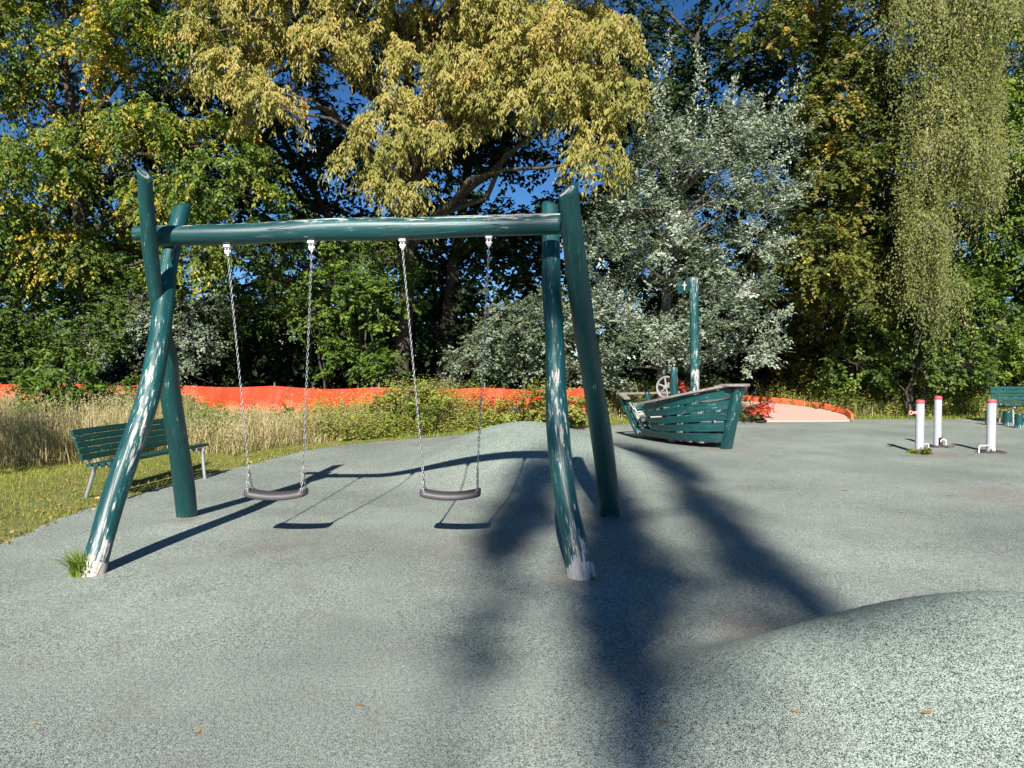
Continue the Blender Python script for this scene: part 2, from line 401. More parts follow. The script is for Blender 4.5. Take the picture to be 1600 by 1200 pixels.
# red coloured path climbing away behind the boat
def build_path():
    c0 = [gnd(1197, 659), at(1190, 649, 18.9), at(1176, 640, 19.7), at(1140, 631, 21.0)]
    c1 = [gnd(1328, 658.5), at(1318, 650, 19.0), at(1285, 641, 19.7), at(1242, 634.5, 20.3), at(1196, 630, 20.9), at(1140, 626, 21.6)]
    A = catmull(c0, 10); B = catmull(c1, 6); n = len(A)
    A = [A[int(i / (n - 1) * (len(A) - 1))] for i in range(n)]; B = [B[int(i / (n - 1) * (len(B) - 1))] for i in range(n)]
    vs = []; fs = []
    K = 7
    for i in range(n):
        for k in range(K): vs.append(A[i].lerp(B[i], k / (K - 1)) + Vector((0, 0, .03)))
    for i in range(n - 1):
        for k in range(K - 1): fs.append((i * K + k, i * K + k + 1, i * K + K + k + 1, i * K + K + k))
    m0 = len(vs)
    for i in range(n): vs += [A[i] - Vector((0, 0, .5)), ]
    for i in range(n - 1): fs.append((i * K, i * K + K, m0 + i + 1, m0 + i))
    m1 = len(vs)
    for k in range(K): vs.append(Vector(vs[k]) - Vector((0, 0, .12)))
    for k in range(K - 1): fs.append((k + 1, k, m1 + k, m1 + k + 1))
    me = bpy.data.meshes.new('red_path'); me.from_pydata([tuple(v) for v in vs], [], fs)
    m = simple('red_path_granules', (.56, .36, .30), .9, 0, .12, 40, .4)
    o = link('red_path', me, m, None); tag(o, kind='structure')
    kb = MB()
    Bp = [p + Vector((0.03, 0.02, .04)) for p in B]
    rows = ([p for p in Bp], [p + Vector((0, 0, .13)) for p in Bp])
    k = grid_uv('path_edging', rows, simple('orange_edging', (.72, .13, .045), .7, 0, .1, 6), None, th=.06, outward=Vector((-1, -1, 0)))
    tag(k, 'orange kerb board curving along the far edge of the red path', 'kerb')
build_path()

# ------------------------------------------------------------------ swing frame
def zray(py, p0, p1):
    """parameter on a straight line p0->p1 in the (Y,z) plane seen at row py"""
    v = (600 - py) / F; k = (-SP + v * CP) / (CP + v * SP)
    y0, z0 = p0; y1, z1 = p1
    return (k * y0 - (z0 - CAMH)) / ((z1 - z0) - k * (y1 - y0))
def leg_points(pix, p0, p1):
    out = []
    for px, py in pix:
        t = zray(py, p0, p1); Y = p0[0] + (p1[0] - p0[0]) * t
        out.append(at(px, py, Y))
    return out
CREST = leg_points([(141, 900)], (5.28, 0), (6.75, 2.85))[0]
frame = thing('log_swing_stand', 'teal log swing frame with flaking paint and four crossed curved legs', 'swing frame', (-1.2, 6.3, 0))
bpy.context.view_layer.update()
def par(o, p):
    o.parent = p; o.matrix_parent_inverse = p.matrix_basis.inverted(); return o
def wear_front(lo, hi, foot=1.2, face=Vector((.25, -1, .1)).normalized(), amt=.55):
    def f(t, o):
        k = max(0, o.dot(face)) ** 1.5
        base = lo + (hi - lo) * (1 - t)
        x = base * (.35 + .65 * k)
        if t < .05: x += foot * (1 - t / .05) ** .7 * 1.6
        return x
    return f
FL0, FL1 = (5.26, 0), (6.72, 2.83)
RL0, RL1 = (7.3, 0), (5.75, 2.9)
pts = leg_points([(140, 899), (158, 845), (178, 775), (208, 690), (232, 620), (246, 550), (257, 470), (264, 410), (276, 360), (284, 326)], FL0, FL1)
pts[0].z -= .04
par(log('leg', pts, [.088, .078, .082, .086, .09, .082, .076, .07, .07, .066], None, wear_front(.05, .58, face=Vector((.35, -.9, .2)).normalized()), (0, -.55), RAD(0), 1), frame)
pts = leg_points([(293, 806), (287, 755), (276, 680), (266, 610), (262, 555), (247, 480), (238, 420), (230, 340), (226, 272)], RL0, RL1)
pts[0].z -= .04
par(log('leg', pts, [.09, .092, .09, .085, .08, .06, .058, .055, .052], None, wear_front(.05, .1, .2), (0, .8), RAD(0), 2), frame)
pts = leg_points([(911, 901), (899, 850), (886, 790), (877, 730), (871, 660), (868, 600), (866, 520), (862, 450), (861, 380), (859, 322)], FL0, FL1)
pts[0].z -= .04
par(log('leg', pts, [.098, .088, .082, .084, .088, .084, .078, .075, .075, .07], None, wear_front(.04, .62, face=Vector((-.15, -1, .2)).normalized()), (0, .3), RAD(0), 3), frame)
pts = leg_points([(955, 807), (947, 740), (938, 670), (927, 600), (914, 520), (903, 440), (895, 370), (888, 297)], RL0, RL1)
pts[0].z -= .04
par(log('leg', pts, [.098, .098, .095, .095, .092, .088, .082, .076], None, wear_front(.02, .1, .3), (0, -.55), RAD(0), 4), frame)
# top beam
YB = 6.2
bp = [at(px, py, YB) for px, py in [(249, 368), (330, 367), (400, 365), (490, 360), (570, 358), (640, 357), (720, 354), (800, 352), (876, 350)]]
BEAM = catmull(bp, 12)
def beam_wear(t, o):
    return max(0, o.z) ** 1.8 * .54 + max(0, -o.y) * .10 * (.6 + .4 * math.sin(t * 23))
par(log('beam', bp, [.083, .085, .084, .088, .088, .086, .088, .086, .084], None, beam_wear, (.2, 0), 1.5, 5, n=26), frame)
par(log('cross_piece', [at(211, 365, YB + .16), at(240, 364, YB + .16), at(272, 363, YB + .16)], [.062, .064, .064], None, lambda t, o: .25, (0, 0), 0, 6), frame)

STEEL = simple('galvanised_steel', (.38, .37, .37), .45, .8, .15, 30)
WHITEM = simple('white_hanger', (.72, .70, .70), .45, .1, .08, 30)
SEATM = simple('swing_rubber', (.075, .068, .072), .5, 0, .15, 20, .2)
def beam_y(px):
    # beam underside at that screen column
    X = lambda p: (p.x / p.y * F + 800)
    p = min(BEAM, key=lambda q: abs(X(q) - px)); return p
SEATY = 6.28
hangers = [(356, 383), (487, 377), (629, 378), (764, 374)]
for px, py in hangers:
    p = at(px, py, YB); mb = MB(); top = beam_y(px); zt = top.z - .082
    mb.box((p.x, YB, zt - .012), (.055, .07, .024), None, .004)
    mb.box((p.x - .012, YB, zt - .045), (.009, .045, .06)); mb.box((p.x + .012, YB, zt - .045), (.009, .045, .06))
    mb.tube([(p.x - .024, YB, zt - .052), (p.x + .024, YB, zt - .052)], .012, 8)
    mb.tube([(p.x, YB, zt - .06 + .0), (p.x, YB, zt - .088)], [.014, .011], 8)
    par(mb.build('hanger', WHITEM), frame)

def chain_mb(mb, a, b, pitch=.030, r=.0034, wd=.0108, tw=0.0):
    a = Vector(a); b = Vector(b); d = b - a; L = d.length; d.normalize(); n = max(1, round(L / pitch)); pitch = L / n
    s0 = d.cross(Vector((math.cos(tw), math.sin(tw), .1))).normalized(); s1 = d.cross(s0)
    hl = pitch * .5 + r * 1.0
    for i in range(n):
        c = a + d * (pitch * (i + .5)); s = s0 if i % 2 else s1
        ring = []
        for k in range(8):
            g = 2 * math.pi * k / 8
            ring.append(c + s * math.cos(g) * wd * .72 + d * (math.sin(g) * hl * .62 + (hl * .38 if math.sin(g) > .1 else -hl * .38 if math.sin(g) < -.1 else 0)))
        mb.tube(ring, r, 5, False, True)
def make_swing(label, hx, sx, sy):
    (h0, h1) = hx; c = at((sx[0] + sx[1]) / 2, sy, SEATY)
    t = thing('swing', label, 'swing', (c.x, SEATY, c.z), 0, 'swings hanging from the log frame'); bpy.context.view_layer.update()
    W = (sx[1] - sx[0]) / F * SEATY * .985; hw = W / 2; D = .092; th = .022
    # seat: curved slab with rounded rim
    prof = [(-D, -th * .6), (-D * .93, th * .85), (-D * .8, th), (D * .8, th), (D * .93, th * .85), (D, -th * .6), (D * .9, -th * 1.25), (-D * .9, -th * 1.25)]
    vs = []; fs = []; N = 26; K = len(prof)
    for i in range(N):
        u = -1 + 2 * i / (N - 1); e = 1 - max(0, abs(u) - .82) / .18 * .0
        dep = 1 - (max(0, abs(u) - .86) / .14) ** 2 * .35
        zc = .033 * (u * u) - .012
        for y, z in prof: vs.append((c.x + u * hw, SEATY + y * dep, c.z + z + zc))
    for i in range(N - 1):
        for k in range(K): fs.append((i * K + k, i * K + K + k, i * K + K + (k + 1) % K, i * K + (k + 1) % K))
    fs += [tuple(range(K)), tuple(range((N - 1) * K, N * K))[::-1]]
    mb = MB(); mb.add(vs, fs, True); s = mb.build('seat', SEATM); par(s, t)
    bm = bmesh.new(); bm.from_mesh(s.data); bmesh.ops.recalc_face_normals(bm, faces=bm.faces); bm.to_mesh(s.data); bm.free()
    for k, (hp, side) in enumerate(((h0, -1), (h1, 1))):
        p = at(hp[0], hp[1], YB); top = beam_y(hp[0]).z - .082 - .088
        a = Vector((p.x, YB, top)); e = Vector((c.x + side * (hw - .035), SEATY, c.z + .03))
        j = e + Vector((0, 0, .20)); j = a.lerp(e, 1 - .2 / (a - e).length)
        mb = MB(); chain_mb(mb, a, j, tw=.6 + k)
        for q in (-1, 1): chain_mb(mb, j, e + Vector((side * .008, q * D * .72, 0)), tw=.3)
        par(mb.build('chain', STEEL), t)
        for q in (-1, 1):
            mb = MB(); mb.box((e.x, SEATY + q * D * .72, e.z - .002), (.022, .03, .02), None, .003)
            par(mb.build('chain_clip', STEEL), t)
    return t
make_swing('dark rubber swing seat on chains nearer the bench, left of the other swing', (hangers[0], hangers[1]), (384, 480), 772)
make_swing('dark rubber swing seat on chains in front of the green mound', (hangers[2], hangers[3]), (656, 752), 772)

# ------------------------------------------------------------------ benches
GALV = simple('bench_leg_steel', (.42, .43, .44), .5, .55, .15, 14)
def bench(label, O, ax, out, L, zs, ht, nb, ns, wear, legs, back_lean=.16, sw=.46, slat=.072, gap=.022, lit=False):
    """O: back-bottom corner of seat (near end), ax: unit along the bench, out: unit toward the sitter's feet"""
    t = thing('park_bench', label, 'bench', (O.x, O.y, 0)); bpy.context.view_layer.update()
    U = Vector((0, 0, 1))
    # seat slats
    for i in range(ns):
        o = O + out * (.03 + slat * .5 + i * (sw - .04) / ns) + U * (zs - .012 * math.cos(i / ns * 3.1) + .022 * i / ns)
        par(board('seat_slat', o, o + ax * L, slat, .032, U, None, BENCHPAINT, wear, .004, i), t)
    for i in range(nb):
        h = .055 + i * (ht - .03) / nb
        o = O - out * (back_lean * h / .42 + .01) + U * (zs + h + slat / 2 - .02)
        upv = (U - out * (back_lean / .42)).normalized()
        nrm = upv.cross(ax).normalized()
        par(board('back_slat', o, o + ax * L, .03, slat, upv, None, BENCHPAINT, wear, .004, i + 11), t)
    for e in legs['ends']:
        p = O + ax * e; mb = MB()
        mb.beam(p + out * .02 + U * (zs - .035), p + out * sw + U * (zs - .02), .04, .035)
        mb.beam(p - out * .0 + U * (zs - .05), p - out * (back_lean * ht / .42 + .035) + U * (zs + ht), .04, .02, ax)
        par(mb.build('support_frame', GALV), t)
    for a_, b_ in legs['legs']:
        mb = MB(); mb.tube([a_, Vector(a_).lerp(Vector(b_), .5), b_], .021, 10); par(mb.build('leg', GALV), t)
    return t
axL = Vector((.16, .987, 0)).normalized(); outL = Vector((.987, -.16, 0)).normalized()
OL = at(130, 727, 8.05); zsL = OL.z; OL.z = 0
OL = Vector((OL.x, OL.y, 0)); L_ = 1.72
def LP(a, o, z): return OL + axL * a + outL * o + Vector((0, 0, z))
bench('green slatted bench on mown grass behind the left swing legs', OL, axL, outL, L_, zsL + .01, .36, 5, 5, .08,
      {'ends': [.14, L_ - .14], 'legs': [(LP(.14, .03, zsL - .04), LP(.16, -.13, -.08)), (LP(.14, .34, zsL - .04), LP(.14, .40, -.08)),
                                           (LP(L_ - .3, .10, zsL - .03), LP(L_ - .3, .14, -.12)), (LP(L_ - .14, .40, zsL - .02), LP(L_ - .14, .44, -.08))]}, sw=.44, slat=.062)
OR = at(1559, 633, 17.6); axR = Vector((.998, .06, 0)).normalized(); outR = Vector((.06, -.998, 0)).normalized()
zr = OR.z; OR = Vector((OR.x, OR.y + .2, 0))
def RP(a, o, z): return OR + axR * a + outR * o + Vector((0, 0, z))
bench('pale sunlit green bench at the far edge behind the log stumps', OR, axR, outR, 2.0, zr - .02, .44, 5, 5, .05,
      {'ends': [.2, 1.8], 'legs': [(RP(.2, .03, zr - .04), RP(.2, -.03, 0)), (RP(.2, .4, zr - .04), RP(.2, .43, 0)), (RP(1.8, .03, zr - .04), RP(1.8, -.03, 0)), (RP(1.8, .4, zr - .04), RP(1.8, .43, 0))]}, back_lean=.09)
for (px, yt, yb, wd, lab) in ((1573.5, 643, 665, 13, 'green log stump with peeled base below the far bench'), (1591.5, 647, 669, 12, 'shorter teal log stump at right end of the stump row'), (1543.5, 643, 664, 8, 'dark green log stump partly behind the third grey post')):
    g0 = gnd(px, yb); top = at(px, yt, g0.y); r = wd / F * g0.y / 2
    s_ = log('log_stump', [Vector((g0.x, g0.y, -.03)), Vector((g0.x, g0.y, top.z * .5)), Vector((g0.x, g0.y, top.z))], [r * .98, r, r * .97], None,
             lambda t, o: .42 if t < .3 else .1, (0, .12), 1.0, int(px), n=16, seg=6)
    tag(s_, lab, 'log stump', 'painted log stumps by the far bench')

# ------------------------------------------------------------------ grey posts
POSTM = simple('grey_enamel', (.46, .47, .51), .4, .1, .06, 5)
REDM = simple('faded_red_cap', (.50, .09, .10), .55, 0, .15, 20)
PINK = simple('faded_orange_plastic', (.78, .30, .20), .55, 0, .15, 20)
DARKM = simple('rusty_iron', (.09, .06, .05), .7, .3, .35, 25)
def post(px, yt, yb, wd, label):
    g0 = gnd(px, yb); H = at(px, yt, g0.y).z; r = wd / F * g0.y / 2
    t = thing('activity_post', label, 'play post', (g0.x, g0.y, 0), 0, 'grey play posts with red caps'); bpy.context.view_layer.update()
    mb = MB(); mb.lathe([(r * 1.0, -.02), (r, H - .05)], (g0.x, g0.y, 0), 24); par(mb.build('pole', POSTM), t)
    mb = MB(); mb.lathe([(r * .9, H - .06), (r * 1.04, H - .055), (r * 1.05, H - .025), (r * .98, H - .008), (r * .6, H + .004), (.0005, H + .006)], (g0.x, g0.y, 0), 24); par(mb.build('cap', REDM), t)
    return t, g0, r, H
t, g0, r, H = post(1436.5, 625, 707, 12.5, 'grey post with red cap and orange spout, weeds at its foot')
a = Vector((g0.x, g0.y, at(1437, 645, g0.y).z)); mb = MB()
mb.tube([a + Vector((-r * .7, 0, 0)), a + Vector((-.10, 0, 0))], .026, 12)
par(mb.build('spout', simple('faded_pink_plastic', (.66, .26, .30), .5, 0, .1, 20)), t)
mb = MB(); mb.tube([a + Vector((-.09, -.005, .0)), a + Vector((-.125, -.005, .0))], [.018, .02], 10)
mb.tube([a + Vector((-.15 + .026 * math.cos(g), -.01, .026 * math.sin(g))) for g in np.linspace(0, 6.283, 13)[:-1]], .011, 6, False, True)
par(mb.build('spout_ring', PINK), t)
mb = MB(); mb.tube([(g0.x + r, g0.y + .05, .13), (g0.x + .17, g0.y + .05, .13), (g0.x + .175, g0.y + .05, .0)], .011, 8); par(mb.build('side_handle', WHITEM), t)
t, g0, r, H = post(1464.5, 619, 698, 11.0, 'grey post with red cap and small foot pump, farthest of three')
mb = MB(); mb.lathe([(.0005, .026), (r * 2.1, .024), (r * 2.25, .012), (r * 2.25, -.01)], (g0.x, g0.y - .05, 0), 24); par(mb.build('base_plate', DARKM), t)
mb = MB(); mb.tube([(g0.x - .0, g0.y - r - .02, .02), (g0.x, g0.y - r - .05, .12), (g0.x + .035, g0.y - r - .05, .14), (g0.x + .08, g0.y - r - .05, .12), (g0.x + .09, g0.y - r - .05, 0)], .014, 8); par(mb.build('pedal_hoop', WHITEM), t)
mb = MB(); mb.box((g0.x + .01, g0.y - r - .03, .1), (.05, .05, .13), None, .006); mb.beam((g0.x, g0.y - .16, .03), (g0.x + .2, g0.y - .17, .03), .04, .02); par(mb.build('pump_lever', DARKM), t)
t, g0, r, H = post(1548, 624, 707, 13.0, 'grey post with red cap on round plate with bent steel handle')
mb = MB(); mb.lathe([(.0005, .026), (.19, .024), (.205, .012), (.205, -.01)], (g0.x + .02, g0.y, 0), 28); par(mb.build('base_plate', DARKM), t)
mb = MB(); mb.tube([(g0.x - r * .8, g0.y - .05, .115), (g0.x - .195, g0.y - .05, .115), (g0.x - .215, g0.y - .05, .10), (g0.x - .22, g0.y - .05, .0)], .012, 8); par(mb.build('bent_handle', WHITEM), t)
mb = MB(); mb.lathe([(.0005, .034), (.024, .026), (.034, 0), (.024, -.026), (.0005, -.034)], (g0.x - .02, g0.y - r - .03, .06), 14); par(mb.build('pivot_ball', WHITEM), t)

# ------------------------------------------------------------------ play boat
def build_boat():
    t = thing('play_boat', 'teal plank play boat with mast and ship wheel on the surfacing', 'play boat', (3.5, 12.6, 0)); bpy.context.view_layer.update()
    bow = gnd(1133, 702); fw = Vector((.40, -.917, 0)).normalized(); lf = Vector((.917, .40, 0)).normalized(); U = Vector((0, 0, 1))
    Lb = 2.05
    def W(s, y, z):   # s metres aft of the stem foot
        return bow - fw * s + lf * y + U * z
    def rake(z): return -.26 * (z / 1.0) ** 1.1
    def top(u): return .67 + .38 * max(0, (u - .2) / .8) ** 1.6 + .15 * max(0, (.3 - u) / .3) ** 1.3        # u 0 stern .. 1 bow
    def hb(u, f):   # half breadth at station u and height fraction f
        full = .40 + .30 * f ** .8
        shp = 1 - max(0, (u - .38) / .62) ** 2.9
        tail = 1 - .10 * max(0, (.3 - u) / .3) ** 2
        return full * shp * tail + .045
    def P(u, f, side):
        z = .10 + (top(u) - .10) * f
        s = Lb * (1 - u) + rake(z) * u + .30 * (1 - u) * (1 if u < .3 else (1 - u)) * (f - .3) * .6
        return W(s, side * hb(u, f), z)
    NP = 5
    for side in (-1, 1):
        for k in range(NP):
            f0 = k / NP + .018; f1 = (k + 1) / NP - .030
            u0 = .36 if side < 0 else .0
            if side < 0 and k == 0: u0 = .10
            us = [u0 + (1 - u0) * i / 22 for i in range(23)]
            rows = ([P(u, f0, side) for u in us], [P(u, f1, side) for u in us])
            par(grid_uv('hull_plank', rows, PAINT, None, .028, .0 if k != NP - 2 else .12, k * 1.3 + side, outward=lf * side), t)
            if side < 0 and 0 < k:
                us = [0 + .07 * i / 6 for i in range(7)]
                rows = ([P(u, f0, side) for u in us], [P(u, f1, side) for u in us])
                par(grid_uv('hull_plank', rows, PAINT, None, .028, .1, k * 1.7, outward=lf * side), t)
    # transom planks across the stern
    for k in range(NP - 1):
        f0 = k / NP + .012; f1 = (k + 1) / NP - .03
        a0, b0 = P(0, f0, -1), P(0, f0, 1); a1, b1 = P(0, f1, -1), P(0, f1, 1)
        rows = ([a0.lerp(b0, i / 6) for i in range(7)], [a1.lerp(b1, i / 6) for i in range(7)])
        par(grid_uv('transom_plank', rows, PAINT, None, .03, .35, k, outward=-fw), t)
    # stem post
    a = W(0, 0, -.02) + fw * .02; b = W(rake(1.08) , 0, 1.06) + fw * .03
    par(board('stem_post', a, b, .17, .12, fw, None, PAINT, .12, .012, 3), t)
    # ribs inside
    for u in (.12, .31, .52, .72):
        for side in (-1, 1):
            a = P(u, .02, side) - lf * side * .06; b = P(u, .93, side) - lf * side * .06
            par(board('rib', a, b, .06, .05, fw, None, PAINT, .45, .006, u * 9), t)
    # gunwale : flat weathered board round the rim, open on the near side
    weath = simple('weathered_rim_board', (.24, .205, .18), .85, 0, .32, 22, .4)
    def rim(us, side, name='gunwale'):
        mb = MB(); vs = []; fs = []
        for u in us:
            p = P(u, 1, side); z = p.z
            wd_o = .05 + .07 * u ** 2; wd_i = .075
            vs += [p + lf * side * wd_o + U * .0, p + lf * side * wd_o + U * .035, p - lf * side * wd_i + U * .035, p - lf * side * wd_i]
        n = len(us)
        for i in range(n - 1):
            for k in range(4): fs.append((i * 4 + k, i * 4 + (k + 1) % 4, i * 4 + 4 + (k + 1) % 4, i * 4 + 4 + k))
        fs += [(0, 1, 2, 3), (n * 4 - 1, n * 4 - 2, n * 4 - 3, n * 4 - 4)]
        mb.add(vs, fs); o = mb.build(name, weath); bm = bmesh.new(); bm.from_mesh(o.data); bmesh.ops.recalc_face_normals(bm, faces=bm.faces); bm.to_mesh(o.data); bm.free(); par(o, t)
    rim([.33 + .65 * i / 20 for i in range(21)], -1); rim([.98 * i / 24 for i in range(25)], 1); rim([.12 * i / 5 for i in range(6)], -1)
    # bow cap, rounded
    tip = P(1, 1, 0); ring = []
    q0 = P(.96, 1, -1) - lf * .11; q1 = P(.96, 1, 1) + lf * .11
    mb = MB(); pts_ = [q0 - fw * .12]
    for g in np.linspace(-90, 90, 11): pts_.append(tip - fw * .03 + lf * math.sin(RAD(g)) * .235 + fw * math.cos(RAD(g)) * .21)
    pts_.append(q1 - fw * .12); n = len(pts_)
    vs = [p + U * .004 + (U * (tip.z - p.z)) * .0 for p in pts_] + [p + U * .04 for p in pts_]
    fs = [tuple(range(n))[::-1], tuple(range(n, 2 * n))] + [(i, (i + 1) % n, n + (i + 1) % n, n + i) for i in range(n)]
    mb.add(vs, fs); par(mb.build('bow_cap', weath), t)
    # stern rim board
    a = P(0, 1, -1); b = P(0, 1, 1); par(board('stern_board', a + U * .02 - lf * .05, b + U * .02 + lf * .05, .15, .036, U, None, weath, .9), t)
    # stern corner post on near side
    par(board('corner_post', P(0.02, .0, -1), P(.02, .97, -1) , .11, .09, fw, None, PAINT, .1, .01, 6), t)
    # floor and seats
    mb = MB(); 
    for i in range(9):
        s = .35 + i * .2; u = 1 - s / Lb
        hw = hb(max(0, u), 0) * .95
        mb.beam(W(s, -hw, .10), W(s, hw, .10), .18, .03)
    par(mb.build('deck', simple('worn_deck', (.24, .19, .16), .85, 0, .3, 15, .3)), t)
    par(board('thwart_seat', W(1.75, -.5, .42), W(1.75, .5, .42), .26, .04, U, None, PAINT, .5, .006, 8), t)
    par(board('thwart_seat', W(.75, -.42, .46), W(.75, .42, .46), .22, .04, U, None, PAINT, .5, .006, 9), t)
    # mast
    m0 = at(1085.5, 600, 13.35); m1 = at(1084, 434, 13.35)
    par(log('mast', [Vector((m0.x, 13.35, .05)), (Vector((m0.x, 13.35, .05)) + m1) / 2 + Vector((.01, 0, 0)), m1], [.088, .083, .079], None, lambda t_, o: .22 + (.35 if t_ < .45 else 0) * max(0, -o.y), (0, .1), 0, 11, n=18, seg=20), t)
    fa = at(1077, 446, 13.33); fb = at(1059.5, 450, 13.1)
    par(board('pennant_board', fa + Vector((0, 0, .0)), fb, .035, .20, U, None, PAINT, .12, .004, 5), t)
    mb = MB(); c = at(1069, 447, 13.16); mb.beam(c + Vector((0, -.02, .07)), c + Vector((0, -.02, -.07)), .012, .02, Vector((1, 0, 0))); mb.beam(c + Vector((-.035, -.022, .01)), c + Vector((.035, -.024, .015)), .012, .02)
    par(mb.build('peeled_mark', simple('bare_wood', (.55, .42, .33), .9, 0, .1, 30)), t)
    # wheel post
    w0 = at(1053, 625, 13.4); w1 = at(1053.5, 574, 13.4)
    par(log('wheel_post', [Vector((w0.x - .02, 13.4, .05)), Vector((w0.x, 13.4, .7)), Vector((w1.x, 13.4, w1.z))], [.07, .068, .066], None, lambda t_, o: .25, (0, .15), 0, 12, n=16), t)
    # stern posts
    for (px, yt, yb, Y, rr) in ((1012, 613, 655, 14.2, .055), (1022, 640, 662, 14.35, .05)):
        b_ = at(px + 2, yb, Y); a_ = at(px - 1, yt, Y); par(log('stern_post', [Vector((b_.x, Y, .08)), Vector((b_.x, Y, (b_.z + a_.z) / 2)), a_], [rr, rr, rr * .9], None, lambda t_, o: .35, (0, .2), 0, int(px), n=12, seg=6), t)
    # ship wheel, facing aft / toward the camera's left
    c = at(1041, 605, 13.62); nrm = Vector((-.62, -.75, .12)).normalized(); e1 = nrm.cross(U).normalized(); e2 = e1.cross(nrm)
    R = .185; mb = MB(); mb.tube([c + (e1 * math.cos(g) + e2 * math.sin(g)) * R for g in np.linspace(0, 2 * math.pi, 25)[:-1]], .021, 8, False, True)
    wm = simple('worn_grey_plastic', (.27, .26, .25), .6, 0, .3, 14)
    wh = mb.build('ship_wheel', wm); par(wh, t)
    mb = MB(); mb.tube([c - nrm * .035, c + nrm * .035], .042, 14)
    for k in range(6):
        g = k * math.pi / 3 + .3; mb.tube([c, c + (e1 * math.cos(g) + e2 * math.sin(g)) * R], [.019, .015], 8, False)
    mb.tube([c, Vector((w0.x, 13.4, c.z))], .018, 8)
    h = mb.build('spoke_hub', wm); h.parent = wh
    return t
build_boat()
# ------------------------------------------------------------------ foliage machinery
def nrmz(a): return a / np.maximum(np.linalg.norm(a, axis=-1, keepdims=True), 1e-9)
def leaf_mat(name, stops, trans=.30, rough=.5, spec=.35, back=None):
    m, nt, nd, ln, b = newmat(name)
    a = nd.new('ShaderNodeAttribute'); a.attribute_name = 'tint'
    r = ramp(nd, stops); ln.new(a.outputs['Fac'], r.inputs[0]); c = r.outputs[0]
    if back:
        g = nd.new('ShaderNodeNewGeometry'); c = mixc(nd, ln, mathn(nd, ln, 'MULTIPLY', g.outputs['Backfacing'], .7), c, back)
    ln.new(c, b.inputs['Base Color']); b.inputs['Roughness'].default_value = rough; b.inputs['Specular IOR Level'].default_value = spec
    t = nd.new('ShaderNodeBsdfTranslucent'); ln.new(mixc(nd, ln, 1.0, c, (1.15, 1.25, .55), 'MULTIPLY'), t.inputs[0])
    mx = nd.new('ShaderNodeMixShader'); mx.inputs[0].default_value = trans
    ln.new(b.outputs[0], mx.inputs[1]); ln.new(t.outputs[0], mx.inputs[2]); ln.new(mx.outputs[0], nd['Material Output'].inputs[0])
    return m
G_ = lambda r, g, b: (r, g, b)
LM = {
 'robinia': leaf_mat('leaf_robinia', [(0, (.040, .075, .010)), (.35, (.090, .150, .018)), (.62, (.18, .24, .028)), (.8, (.27, .27, .04)), (.92, (.52, .42, .045)), (1, (.60, .40, .06))]),
 'hazel': leaf_mat('leaf_hazel', [(0, (.042, .080, .012)), (.5, (.105, .165, .022)), (.85, (.20, .27, .040)), (1, (.26, .28, .06))]),
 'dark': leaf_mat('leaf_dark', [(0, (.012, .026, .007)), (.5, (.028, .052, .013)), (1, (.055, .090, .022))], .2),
 'yellow': leaf_mat('leaf_yellowing', [(0, (.15, .16, .035)), (.3, (.27, .26, .065)), (.6, (.40, .35, .095)), (.85, (.50, .41, .13)), (1, (.48, .30, .09))], .32),
 'silver': leaf_mat('leaf_silver', [(0, (.07, .10, .045)), (.35, (.17, .215, .125)), (.7, (.30, .345, .255)), (1, (.48, .52, .43))], .15, .5, .3),
 'olive': leaf_mat('leaf_olive', [(0, (.042, .066, .012)), (.4, (.115, .14, .024)), (.7, (.23, .225, .040)), (.85, (.28, .20, .05)), (.94, (.36, .13, .05)), (1, (.55, .42, .04))]),
 'birch': leaf_mat('leaf_birch', [(0, (.10, .12, .035)), (.4, (.19, .21, .06)), (.75, (.29, .29, .09)), (1, (.38, .33, .12))], .35),
 'green': leaf_mat('leaf_green', [(0, (.045, .090, .012)), (.5, (.115, .19, .024)), (.85, (.21, .29, .040)), (1, (.30, .36, .05))]),
 'weed': leaf_mat('leaf_weed', [(0, (.09, .13, .020)), (.4, (.24, .28, .045)), (.7, (.42, .40, .09)), (.88, (.38, .29, .12)), (1, (.22, .10, .05))], .3),
 'bright': leaf_mat('leaf_bright', [(0, (.14, .22, .03)), (1, (.33, .42, .06))], .35),
 'lawn': leaf_mat('blade_lawn', [(0, (.09, .14, .016)), (.4, (.24, .30, .034)), (.7, (.40, .39, .07)), (1, (.45, .36, .13))], .3),
 'dry': leaf_mat('blade_dry', [(0, (.17, .18, .05)), (.35, (.36, .31, .13)), (.7, (.55, .45, .24)), (1, (.60, .50, .33))], .25),
 'red': leaf_mat('leaf_red', [(0, (.10, .12, .03)), (.35, (.35, .06, .03)), (1, (.60, .10, .05))], .3),
 'litter': leaf_mat('fallen_leaf_skin', [(0, (.17, .06, .03)), (.5, (.38, .19, .08)), (1, (.60, .42, .18))], .15),
}
def bark(name, c0, c1):
    m, nt, nd, ln, b = newmat(name); tc = nd.new('ShaderNodeTexCoord')
    n = noise(nd, ln, mapping(nd, ln, tc.outputs['Object'], (9, 9, 2.2)), 1.6, 6, .65)
    r = ramp(nd, [(.35, c0), (.65, c1)]); ln.new(n, r.inputs[0]); ln.new(r.outputs[0], b.inputs['Base Color']); b.inputs['Roughness'].default_value = .9
    bump(nd, ln, n, .9, .03, b); return m
BARK = bark('bark_brown', (.035, .026, .018), (.12, .095, .07)); BARKG = bark('bark_grey', (.07, .065, .05), (.22, .20, .16))

